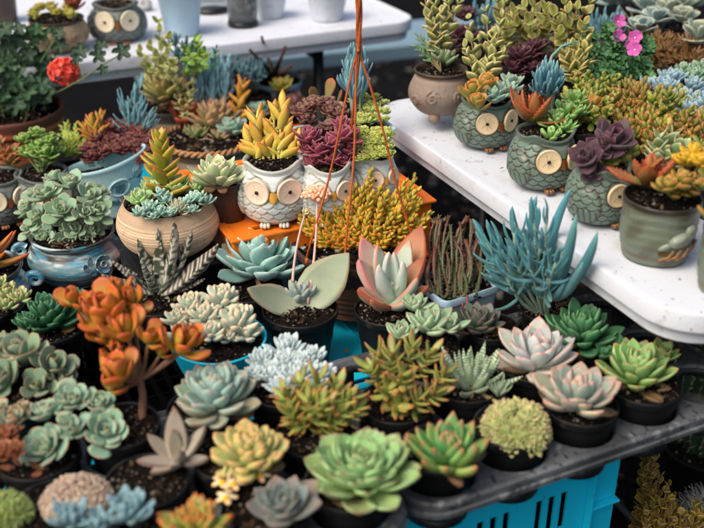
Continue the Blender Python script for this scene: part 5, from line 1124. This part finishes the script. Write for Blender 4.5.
p = TBp('ceramic_figure', 'small curled grey ceramic ornament behind the dark grey owl', 'ornament', 147, 8, 26, .785, .004, seed=58)
mb = MB(); mb.tube([(.016*math.cos(t)*(1-t/9)+t*.003-.01, .0, .014+.012*math.sin(t)*(1-t/9)) for t in np.linspace(-1.5, 5, 30)], np.linspace(.009, .003, 30), 8, 'a8aaa8'); mb.ball((-.008, 0, .006), (.024, .016, .008), 'a0a4a2'); mb.build('scroll', M['greyglaze'], p.root)
# ================================================================== right table
p = Potted('carved_planter', 'tan footed face pot with raised scroll ornament at the corner of the right table', 'carved planter', 441, 72, 56, .86, .082, None, seed=61, soil=False)
r = p.r; vessel(p, [(.002, .008), (r*.55, .008), (r*.85, .016), (r*1.12, .036), (r*1.14, .052), (r*.98, .072), (r*.90, .078), (r*.97, .086), (r*.94, .089), (r*.88, .086), (r*.84, .074), (r*.9, .06)], 'tan', 180, carve([(-1.05, .052, .010, 1), (-.70, .052, .010, -1), (-.9, .034, .009, 1), (-1.9, .05, .014, -1), (-2.5, .04, .012, 1)], r*1.1, '85766a', '463a30')); add_soil(p.root, r*.85, .076, 0)
for a_ in (-1.9, -.5, .9, 2.4): fb = MB(); fb.ball((r*.72*math.cos(a_), r*.72*math.sin(a_), .008), (.011, .011, .010), '8f7a64'); fb.build('foot', M['tan'], p.root)
yv = Pal('7f9048', '6f8040', 'e0cc88', 'ecd898', ts=.86, te=.5, et=.1, jit=.09)
varieg(p, ((424, -4, .10), (436, 6, .10), (450, -6, .11), (430, 20, .08), (444, 14, .09), (458, 4, .10)), (440, 66), n=12, L=.017, pal=yv, stem='9a7458')
mb = MB()
for (x, y, dz) in ((424, 40, .04), (416, 46, .03), (432, 48, .03), (426, 52, .02), (438, 36, .05), (418, 36, .045)): shoot(mb, mb, (0, 0, p.h), p.l(x, y, dz), 14, T('stick', .17, .14, .4, 0, 7, 6), Pal('6f8f64', '5f8460'), p.rng, L=(.016, .012), el=(30, 60), t0=.4)
mb.build('grey_sprigs', M['leaf'], p.root); p.ros(445, 56, 34, .02, 20, T('ovate', .26, .16, .3, .1), Pal('8a9a70', '7a8f68', 'a0a080'), 'green_rosette', e0=80, e1=25)
dpr = Pal('5f3a44', '4f2e38', '6a4048', jit=.12)
o = Owl('green glazed owl planter with yellow edged stems, next to the tan face pot', 487, 97, 62, .845, .083, 'green', 22, seed=62)
varieg(o, ((470, 30, .08), (486, 12, .10), (494, 40, .07), (478, 50, .05), (500, 26, .09), (468, 56, .05), (488, 62, .04), (502, 54, .05)), (484, 90), n=11, L=.016, pal=yv, stem='9a7458')
mb = MB(); 
for (x, y, L_) in ((478, 82, .032), (488, 78, .034), (470, 84, .03), (496, 80, .03), (484, 88, .028), (474, 76, .032), (492, 72, .032), (500, 84, .026)): put_leaf(mb, T('round', .32, .1, .3, .15), Pal('8a9a44', '8f8f40', 'b86a30', 'b06434', te=.85, jit=.1), o.rng, o.l(x*.5 + 243, 98, .0), np.eye(3), o.rng.normal()*.8 + (2.4 if x < 486 else .7), R_(50+o.rng.normal()*8), L_)
mb.build('bronze_paddles', M['leaf'], o.root)
for x, y, w in ((505, 88, 34), (512, 80, 28), (494, 94, 30), (480, 96, 24)): o.ros(x, y, w, .018, 18, T('ovate', .30, .14, .3, .1), Pal('8fa890', '7f9f8c', 'a8b8a0'), 'grey_rosette', 'matte', e0=80, e1=20)
for x, y, w in ((472, 92, 34), (486, 84, 34), (478, 102, 28)): o.ros(x, y, w, .022, 9, T('round', .36, .14, .4, .15), Pal('8a9a48', '949440', 'b8702c', 'b07034', te=.85), 'bronze_rosette', e0=80, e1=25, L0=.7)
o = Owl('green glazed owl planter with wavy rust red leaves and a blue finger tuft', 545, 130, 70, .850, .088, 'green', 26, seed=63)
wv = T('ovate', .24, .08, .7, .45, 17, 8, 1); rw = Pal('8a8444', 'a06a3c', 'b04a2c', 'b0482c', ts=.8, te=.7, et=.15, jit=.1)
def wavy(p, c_, R0, name='wavy_leaves', pal=rw, n=11):
    mb = MB(); rosette(mb, c_, R0, n, wv, pal, p.rng, e0=74, e1=4, L0=.65, hz=.12, wob=17)
    mb.build(name, M['leaf'], p.root)
wavy(o, o.l(533, 121, .006), .058)
o.ros(552, 134, 30, .0, 16, T('bean', .24, .14, .5, .1), Pal('8fb86c', '7fae5c', 'a3c47c', jit=.08), 'green_rosette', e0=80, e1=10)
spikes(o, 536, 558, 54, 74, 18, 544, 118, Pal('5f96a4', '4c8a9c', '86b0b4', jit=.1), L=.05); 
mb = MB(); mb.tube([o.l(544, 80, .04), o.l(552, 56, .08), o.l(562, 46, .095), o.l(572, 43, .10)], [.0028, .0024, .002, .002], 8, '6a9a8c'); shoot(mb, None, o.l(560, 48, .09), o.l(576, 42, .10), 8, T('stick', .2, .18, .4, 0, 6, 6), Pal('6f9f8c', '6a9a84'), o.rng, L=(.008, .006)); mb.build('flower_stalk', M['matte'], o.root)
for x, y, w, dz in ((568, 108, 38, .022), (558, 118, 34, .012), (576, 96, 30, .035), (566, 124, 28, .006), (580, 108, 28, .02)): o.ros(x, y, w, dz, 20, T('bean', .24, .14, .5, .1), Pal('8fb86c', '7fae5c', 'a3c47c', jit=.08), 'green_rosette', e0=80, e1=10)
o = Owl('green glazed scaly owl planter seen from its side, with a dark purple rosette', 603, 164, 68, .846, .084, 'green', 46, seed=64)
for x, y, w, dz, ax in ((612, 132, 54, .04, (.2, -.5, 1)), (588, 152, 40, .028, (-.6, -.7, 1)), (602, 142, 40, .03, (-.3, -.6, 1)), (594, 166, 28, .008, (-.5, -1, 1))): o.ros(x, y, w, dz, 13, T('ovate', .42, .12, .5, .2), Pal('573843', '472c38', '65424e', jit=.08), 'purple_rosette', 'matte', axis=ax, e0=78, e1=8)
jg = Pal('6f8640', '7c8c3c', 'a06a30', ts=.8, jit=.13, young='9aa04c')
def jelly_mass(p, n, spots, tpl=jelly, pal=jg, L=(.019, .013), el=(15, 68), name='jelly_bean_foliage'):
    mb = MB()
    for (x, y, dz) in spots:
        tip = p.l(x, y, dz); shoot(mb, mb, np.array([tip[0]*.4, tip[1]*.4, p.h-.01]), tip, n, tpl, pal, p.rng, L=L, el=el, rad=.0013, scol='8a6a40', t0=.3)
    mb.build(name, M['leaf'], p.root)
jelly_mass(o, 18, [(618, 150, .015), (628, 140, .02), (612, 156, .01), (634, 150, .01), (622, 132, .03)])
p = Potted('bird_planter', 'round green grey pot with a raised bird, holding red leaves and yellow jade', 'bird planter', 663, 196, 78, .846, .085, None, seed=65, soil=False)
r = p.r
def birdpot(TH, Z, Rr, I):
    c = np.tile(lin('66705f'), Z.shape + (1,)); n_ = (np.sin(TH*3+Z*60)+np.sin(TH*7-Z*120))*.5; k = sm(n_, .0, .9)[..., None]*.6; c = c*(1-k)+lin('4c4438')*k
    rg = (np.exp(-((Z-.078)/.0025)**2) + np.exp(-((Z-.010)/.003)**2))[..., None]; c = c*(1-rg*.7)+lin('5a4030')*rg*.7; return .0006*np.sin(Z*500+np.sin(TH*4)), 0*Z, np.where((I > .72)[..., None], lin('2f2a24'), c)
bp_ = vessel(p, [(.002, 0), (r*.78, 0), (r*.84, .003), (r*.96, .030), (r*.97, .060), (r*.98, .080), (r*1.0, .085), (r*.96, .086), (r*.92, .078), (r*.9, .05)], 'greenglaze', 110, birdpot); add_soil(p.root, r*.92, .076, 2)
def onp(s_, z, off=0.): a_ = -1.2 + s_/r; return np.array([(r*.965+off)*math.cos(a_), (r*.965+off)*math.sin(a_), z])
def relief_ball(mb, s_, z, rt, rz, ro, tilt, c):
    n0 = MB(); n0.ball((0, 0, 0), (rt, ro, rz), c); a_ = -1.2 + s_/r; ct, st = math.cos(tilt), math.sin(tilt); V = n0.v[0] @ np.array([[ct, 0, st], [0, 1, 0], [-st, 0, ct]])
    tx = np.array([-math.sin(a_), math.cos(a_), 0]); nx = np.array([math.cos(a_), math.sin(a_), 0]); V = V[:, :1]*tx + V[:, 1:2]*nx + V[:, 2:]*np.array([0, 0, 1]) + onp(s_, z); mb.add(V, n0.f[0], n0.c[0])
bb = MB(); relief_ball(bb, -.002, .042, .019, .011, .0065, .25, '7f8878'); relief_ball(bb, .013, .053, .0095, .0085, .0065, .5, '7f8878'); relief_ball(bb, -.021, .034, .013, .0045, .004, .45, '78806f'); bb.build('bird_body', M['greenglaze'], bp_)
wb = MB(); relief_ball(wb, -.006, .044, .014, .0065, .0085, .35, '8c9484'); relief_ball(wb, .023, .0545, .004, .0018, .005, 0., '7a5a34'); relief_ball(wb, .015, .0555, .0012, .0012, .0075, 0., '1a1612'); wb.build('bird_wing', M['greenglaze'], bp_)
bb = MB(); 
for s_ in (-.012, -.002, .010): bb.tube([onp(s_, .030, .004), onp(s_-.006, .020, .004), onp(s_-.018, .015, .003)], .0015, 8, '8f6838')
bb.tube([onp(-.032, .024, .002), onp(.0, .018, .0035), onp(.022, .026, .003), onp(.032, .034, .002)], .0019, 8, '7f5c34'); bb.build('branch_relief', M['eye'], bp_)
wavy(p, p.l(646, 184, .006), .058)
varieg(p, ((660, 140, .05), (672, 136, .05), (678, 148, .04)), (660, 176), n=12, L=.018, pal=Pal('7f9a68', '7a9464', 'c9c89a', 'd0cfa4', te=.7, et=.1))
yj = Pal('b0a838', 'c9a82c', 'd0902c', ts=.9, jit=.08); gj = Pal('8a9a48', '8a9040', 'b07a38', 'a86a38', te=.8, jit=.08)
for x, y, w, dz, pl in ((686, 158, 28, .055, yj), (694, 150, 26, .065, yj), (702, 160, 26, .06, yj), (668, 184, 30, .03, gj), (684, 178, 34, .035, gj), (700, 182, 28, .03, gj), (674, 192, 24, .012, gj), (692, 190, 24, .015, gj)):
    p.ros(x, y, w, dz, 12, T('round', .38, .2, .3, .05), pl, 'jade_branch', e0=75, e1=15, L0=.6); p.stem(curve_pts(p.l(682, 196, -.01), p.l(x, y, dz)), .002, '7a6040', 'branch')
p = Potted('glazed_pot', 'green grey glazed pot cut by the right edge of the photo on the table', 'pot', 738, 228, 66, .846, .085, None, seed=66, soil=False); r = p.r
vessel(p, [(.002, 0), (r*.78, 0), (r*.84, .003), (r*.96, .030), (r*.97, .060), (r*.98, .080), (r*1.0, .085), (r*.96, .086), (r*.92, .078), (r*.9, .05)], 'greenglaze', 90, birdpot); add_soil(p.root, r*.92, .076, 2)
p.ros(728, 210, 60, .03, 20, ech, gj, e0=78, e1=10)

# --- pots crowded behind the owls; jelly beans
JG = 'jelly bean sedum pots behind the green owls'
jl = ['behind the wavy red plant', 'right behind the purple rosette', 'between the purple rosette and the bird pot', 'behind the yellow jade', 'next to the powder blue rosettes', 'below the pink flowers', 'at the right edge above the yellow jade', 'right of the pink flowers near the right edge']
for i, (px, py) in enumerate(((588, 116), (640, 140), (668, 152), (700, 140), (634, 112), (596, 92), (722, 168), (668, 118))):
    q = Potted('potted_sedum', 'jelly bean sedum in a black pot ' + jl[i], 'sedum', px, py, 52, .835, .073, seed=70+i, group=JG)
    sp = []
    for k in range(17):
        a_ = k*GA; rr = math.sqrt((k+.5)/17)*30; sp.append((px + rr*math.cos(a_), py - 16 + rr*.55*math.sin(a_) - 6*(1-rr/30), .022 + .014*(1-rr/30) + q.rng.normal()*.008))
    jelly_mass(q, 12, sp, pal=[jg, Pal('6f8a44', '7a9444', 'a8803c', ts=.75, jit=.16), Pal('727a38', '847c38', 'a0602e', ts=.68, jit=.16), Pal('7f8c3c', '8a8a38', 'a8582c', ts=.68, jit=.18)][(i*3 + i//2) % 4])
mb = None
p = Potted('potted_jade', 'round orange green jade leaves between the jelly beans and the wavy owl plant', 'jade plant', 584, 128, 40, .835, .073, seed=81)
for x, y, w in ((580, 108, 34), (594, 104, 30), (572, 100, 26)): p.ros(x, y, w, .03, 10, T('round', .42, .14, .3, .1), Pal('8a9a48', '9a9040', 'b8702c', 'b8702c', te=.8), e0=75, e1=20, L0=.6)
p = Potted('potted_echeveria', 'powder blue finger leaved rosettes below the dark brown foliage at the upper right', 'echeveria', 668, 100, 64, .835, .073, seed=82)
pb = Pal('8fb0ba', '7a9fae', 'a0b8c0', jit=.06)
for x, y, w, dz in ((648, 84, 30, .02), (666, 86, 34, .025), (684, 96, 32, .02), (672, 76, 30, .03), (694, 84, 30, .02)): p.ros(x, y, w, dz, 26, T('bean', .22, .14, .5, .1), pb, mat_='matte', e0=80, e1=15, L0=.5)
p = Potted('potted_echeveria', 'powder blue rosettes cut by the right edge, under the grey green ones', 'echeveria', 708, 120, 50, .835, .073, seed=83)
for x, y, w, dz in ((694, 108, 36, .02), (706, 100, 38, .03), (700, 122, 28, .01)): p.ros(x, y, w, dz, 24, T('bean', .22, .14, .5, .1), pb, mat_='matte', e0=80, e1=15, L0=.5)
p = Potted('potted_succulent', 'soft grey green fleshy rosettes at the right edge above the powder blue ones', 'succulent', 704, 84, 46, .835, .073, seed=84)
for x, y, w, dz in ((694, 74, 30, .03), (706, 66, 32, .035), (684, 68, 24, .03)): p.ros(x, y, w, dz, 18, T('ovate', .34, .14, .4, .1), Pal('7f9f84', '6f9478', '9fb49a'), e0=78, e1=10)
# pink pelargonium
p = Potted('potted_geranium', 'dark green curly leaved geranium with bright pink blossoms', 'geranium', 614, 78, 64, .835, .073, seed=85)
mb = MB(); sb = MB()
for k in range(110):
    x = p.rng.uniform(584, 650); y = p.rng.uniform(28, 84); 
    if y < 40 and x > 610: y += 18
    c_ = p.l(x, y, .015 + (84-y)*.0013); palmate(mb, c_, .0125*(.7+.6*p.rng.random()), (p.rng.normal()*.45, -.6 + p.rng.normal()*.3, .9), p.rng.random()*6.28, ['3f6a40', '345a38', '4c7848'][k % 3], p.rng, lobes=6, depth_=.25, cup=.35)
    if k % 3 == 0: sb.tube(curve_pts((p.rng.normal()*.015, p.rng.normal()*.015, p.h-.01), c_), .0008, 6, '5f7f4c')
mb.build('foliage', M['thin'], p.root); sb.build('stalks', M['bark'], p.root)
for (x, y, w, dz) in ((618, 22, 17, .085), (617, 38, 18, .075), (635, 50, 17, .07), (635, 38, 16, .08), (613, 30, 13, .08), (628, 46, 12, .07)):
    fb = MB(); c_ = p.l(x, y, dz); F_ = frame((p.rng.normal()*.3, -.8, .5), p.rng.random()*6); R0 = p.m(w)/2
    for j in range(5): put_leaf(fb, T('petal', .48, .04, .6, .2, 7, 6), Pal('b0408c', 'c45ca8', 'd07cb8', jit=.06), p.rng, c_, F_, j*1.257, R_(22), R0)
    fb.ball(c_ + F_[:, 2]*.0012, .0016, 'f0e0d0'); fb.tube(curve_pts((0, 0, p.h), c_), .0008, 6, '6f8f54'); fb.build('blossom', M['petal'], p.root)
# tall variegated jades
vl = ['with golden edged leaves, left of the pink flowers', 'with golden edged leaves, rising from the dark purple rosette', 'with golden edged leaves, behind the first green owl', 'with golden edged leaves, hanging orange stems beside the blue fingers']
for i, (px, py, sp) in enumerate(((566, 66, ((566, 4, .13), (556, 16, .11), (576, 10, .12), (584, 24, .10), (570, 26, .09), (590, 4, .12), (560, 34, .08))), (532, 62, ((536, -2, .13), (524, 8, .12), (546, 8, .12), (530, 22, .10), (544, 28, .08), (518, 24, .09))), (506, 64, ((508, -6, .13), (498, 2, .12), (514, 12, .11), (504, 24, .09))), (580, 92, ((574, 48, .07), (586, 44, .07), (566, 56, .06), (578, 62, .05))))):
    q = Potted('variegated_jade', 'black potted jade ' + vl[i], 'jade plant', px, py, 50, .835, .073, seed=90+i, group='variegated jades on the right table')
    varieg(q, sp, (px, py-2), n=12, L=.019, pal=Pal('7f8a44', '76843e', 'e4c47c', 'ecd48c', ts=.88, te=.5, et=.1, jit=.09), stem='a06038')
p = Potted('potted_succulent', 'blackish purple rosette plant behind the blue finger owl plant', 'succulent', 528, 84, 54, .835, .073, seed=95)
for x, y, w, dz in ((522, 52, 38, .05), (536, 44, 32, .06), (514, 66, 30, .03), (534, 66, 30, .03), (545, 56, 26, .04)): p.ros(x, y, w, dz, 20, T('ovate', .34, .1, .4, .2), dpr, 'purple_rosette', e0=75, e1=8)
p = Potted('potted_succulent', 'dark plum rosette behind the tan face pot', 'succulent', 462, 52, 48, .835, .073, seed=96)
for x, y, w, dz in ((466, 12, 32, .07), (462, 30, 34, .05), (454, 42, 24, .03), (472, 40, 28, .03)): p.ros(x, y, w, dz, 18, T('ovate', .34, .1, .4, .2), dpr, 'purple_rosette', e0=75, e1=8)
p = Potted('potted_succulent', 'blue pointed finger leaves behind the golden edged jades', 'succulent', 606, 48, 50, .835, .073, seed=97)
spikes(p, 590, 626, 4, 24, 30, 606, 46, Pal('5f8f9c', '4f8494', '7fa8ac', jit=.1), L=.05)
p = Potted('potted_succulent', 'blue pointed finger leaves behind the dark plum rosette', 'succulent', 482, 34, 44, .835, .073, seed=98)
spikes(p, 470, 500, -8, 12, 20, 484, 34, Pal('5f8f9c', '4f8494', '7fa8ac', jit=.1), L=.045)
for i, (px, py, lb) in enumerate(((650, 64, 'dark bronze bushy stonecrop right of the pink blossoms'), (690, 66, 'dark bronze bushy stonecrop under the white edged leaves at the right edge'))):
    q = Potted('potted_sedum', lb, 'sedum', px, py, 60, .835, .073, seed=100+i)
    jelly_mass(q, 22, [(px + 34*math.sqrt((k+.5)/26)*math.cos(k*GA), py - 18 + 17*math.sqrt((k+.5)/26)*math.sin(k*GA), .03 + q.rng.normal()*.006) for k in range(26)], T('lance', .2, .12, .4, .1, 7, 6), Pal('7a6a3c', '6f5a34', '8a5030', ts=.5, jit=.16), (.020, .016), (10, 60), 'bronze_foliage')
ge = Pal('8fa8a0', '7f9c98', 'd8d8c4', 'e0dfcc', ts=.92, te=.72, et=.15, jit=.06)
for i, (px, py, sp, lb) in enumerate(((634, 30, ((612, -4, 30), (628, -6, 34), (648, 2, 34), (640, 24, 26), (656, 14, 26)), 'pale blue grey plant with cream edged leaves at the top edge'), (690, 28, ((680, 0, 34), (698, -4, 32), (668, 6, 28), (700, 30, 34), (684, 14, 26)), 'grey green scalloped leaf plant in the top right corner'))):
    q = Potted('potted_kalanchoe', lb, 'kalanchoe', px, py, 54, .835, .073, seed=105+i)
    for x, y, w in sp: q.ros(x, y, w*1.2, .055, 9, T('round', .46, .06, .4, .2, 13, 8, i), ge if i == 0 else Pal('8a9c8c', '7f9484', 'c0c0a8', 'c4c4ac', te=.8, et=.15), 'leafy_branch', 'matte', e0=70, e1=5, L0=.6); q.stem(curve_pts(q.l(px, py-4, 0), q.l(x, y, .055)), .0016, '6f6a54')

# ================================================================== ground plants at the lower right
def cactus():
    p0 = at(700, 528, 0.0); t = thing('column_cactus', 'tall dark ribbed column cactus in the shade under the right table', 'cactus', (p0[0]+.02, p0[1]+.10, 0)); rng = np.random.default_rng(7)
    rp_ = MB(); black = black_pot(t, .085, .13, .13)
    add_soil(t, .079, .12, 1)
    for (cx, cy, h_, r_) in ((0, 0, .52, .042), (-.05, .04, .44, .032), (.05, .03, .40, .034)):
        def rib(TH, Z, Rr, I): return .16*Rr*(np.abs(np.cos(TH*6))-.5), 0*Z
        mb = MB(); lathe(mb, dense([(.002+r_*.6, .11), (r_, .14), (r_*1.02, h_*.7), (r_*.9, h_*.92), (r_*.45, h_), (.002, h_+.004)], 40), 96, rib, '2f4a34'); V = mb.v[0]; V[:, 0] += cx; V[:, 1] += cy; mb.build('column', M['leaf'], t)
        sb = MB()
        for k in range(12):
            for j in range(22):
                a_ = k*math.pi/6; z = .14 + (h_-.16)*j/22; rr = r_*1.08; o_ = np.array([cx + rr*math.cos(a_), cy + rr*math.sin(a_), z])
                for s_ in range(3): sb.tube([o_, o_ + np.array([math.cos(a_+rng.normal()*.6), math.sin(a_+rng.normal()*.6), rng.normal()*.5])*.009], .0006, 6, 'a8a08a')
        sb.build('spines', M['spine'], t)
cactus()
def spiny():
    p0 = at(690, 515, .0); t = thing('spiny_cactus', 'round cactus bristling with long white spines and one yellow flower', 'cactus', (p0[0]-.03, p0[1]-.16, 0)); rng = np.random.default_rng(8)
    black_pot(t, .06, .09, .09); add_soil(t, .055, .082, 2); mb = MB(); mb.ball((0, 0, .125), (.048, .048, .05), '2f4a38', 8, 8); mb.build('body', M['leaf'], t)
    sb = MB()
    for k in range(190):
        th = math.acos(1-1.3*(k+.5)/190); a_ = k*GA; n_ = np.array([math.sin(th)*math.cos(a_), math.sin(th)*math.sin(a_), math.cos(th)]); o_ = np.array([0, 0, .125]) + n_*.047
        for j in range(3): d_ = n_ + rng.normal(size=3)*.45; sb.tube([o_, o_ + d_/np.linalg.norm(d_)*.034*(.6+.6*rng.random())], [.0007, .0003], 6, 'c4c4b8')
    sb.build('spines', M['spine'], t)
    fb = MB(); rosette(fb, (0.01, -.01, .172), .016, 18, T('petal', .35, .06, .4, .2), Pal('d8a020', 'e0b030'), rng, e0=75, e1=25); fb.build('flower', M['petal'], t)
spiny()
vg = ['tallest dim variegated jade stem right beside the blue crate', 'low dim variegated jade with yellow leaves at the bottom edge right of the blue crate', 'dim bronze leaved jade between the blue crate and the white spined cactus']
for i, (px, py, spots) in enumerate(((652, 545, ((650, 452), (652, 448), (648, 470), (662, 480), (655, 466))), (668, 560, ((655, 505), (668, 500), (680, 512), (645, 510), (694, 515), (700, 520))), (690, 575, ((672, 498), (690, 520), (702, 512), (660, 520), (680, 524))))):
    p0 = at(px, py, .24); t = thing('variegated_jade', vg[i], 'jade plant', (p0[0], p0[1], 0), group='jade plants on the ground in shade'); rng = np.random.default_rng(120+i)
    black_pot(t, .06, .11, .11); add_soil(t, .055, .102, i)
    for (x, y) in spots:
        for q in range(2):
            mb = MB(); tip = at(x + rng.normal()*3, y + rng.normal()*4, .33 + (500-y)*.0012 + rng.normal()*.01) - np.array([p0[0], p0[1], 0]); shoot(mb, mb, (tip[0]*.2, tip[1]*.2, .10), tip, 26, T('round', .40, .06, .4, .15), Pal('7a7434', '6f6c30', 'c49a48', 'c49a48', te=.6, et=.1, jit=.12), rng, L=(.024, .014), el=(15, 62), rad=.002, scol='7a5434', mode='deck', t0=.3); mb.build('variegated_stem', M['leaf'], t)

# dim greenery on the ground under and beyond the tables
for i, (px, py, z) in enumerate(((430, 172, .0), (408, 158, .0), (690, 420, 0), (660, 400, 0))):
    pass
def fallen(label, px, py, z, L, c, rz, grp='dropped leaves'):
    p0 = at(px, py, z); rng = np.random.default_rng(int(px)); mb = MB(); put_leaf(mb, T('ovate', .25, .06, .9, .3), Pal(c, c), rng, (0, 0, 0), np.eye(3), rz, .05, L); o = mb.build('fallen_leaf', M['leaf'], None); o.location = (p0[0], p0[1], z + .003); o['label'] = label; o['category'] = 'leaf'; o['group'] = grp
fallen('small green fallen leaf on the bright blue crate top', 343, 354, .5485, .012, '7a8a3a', .5)
fallen('tiny dry brown leaf on the blue crate between the black pots', 334, 318, .5485, .010, '4a3a28', 2.)
fallen('tiny dark crumb of leaf on the white table near the scaly owl', 572, 222, .761, .006, '3a2a20', 1.)
fallen('dried leaf shred on the white table left of the bird pot', 600, 226, .761, .007, '4a3828', 2.4)
fallen('pale withered leaf on the table edge below the middle owl', 500, 170, .761, .007, '6a5a40', .3)
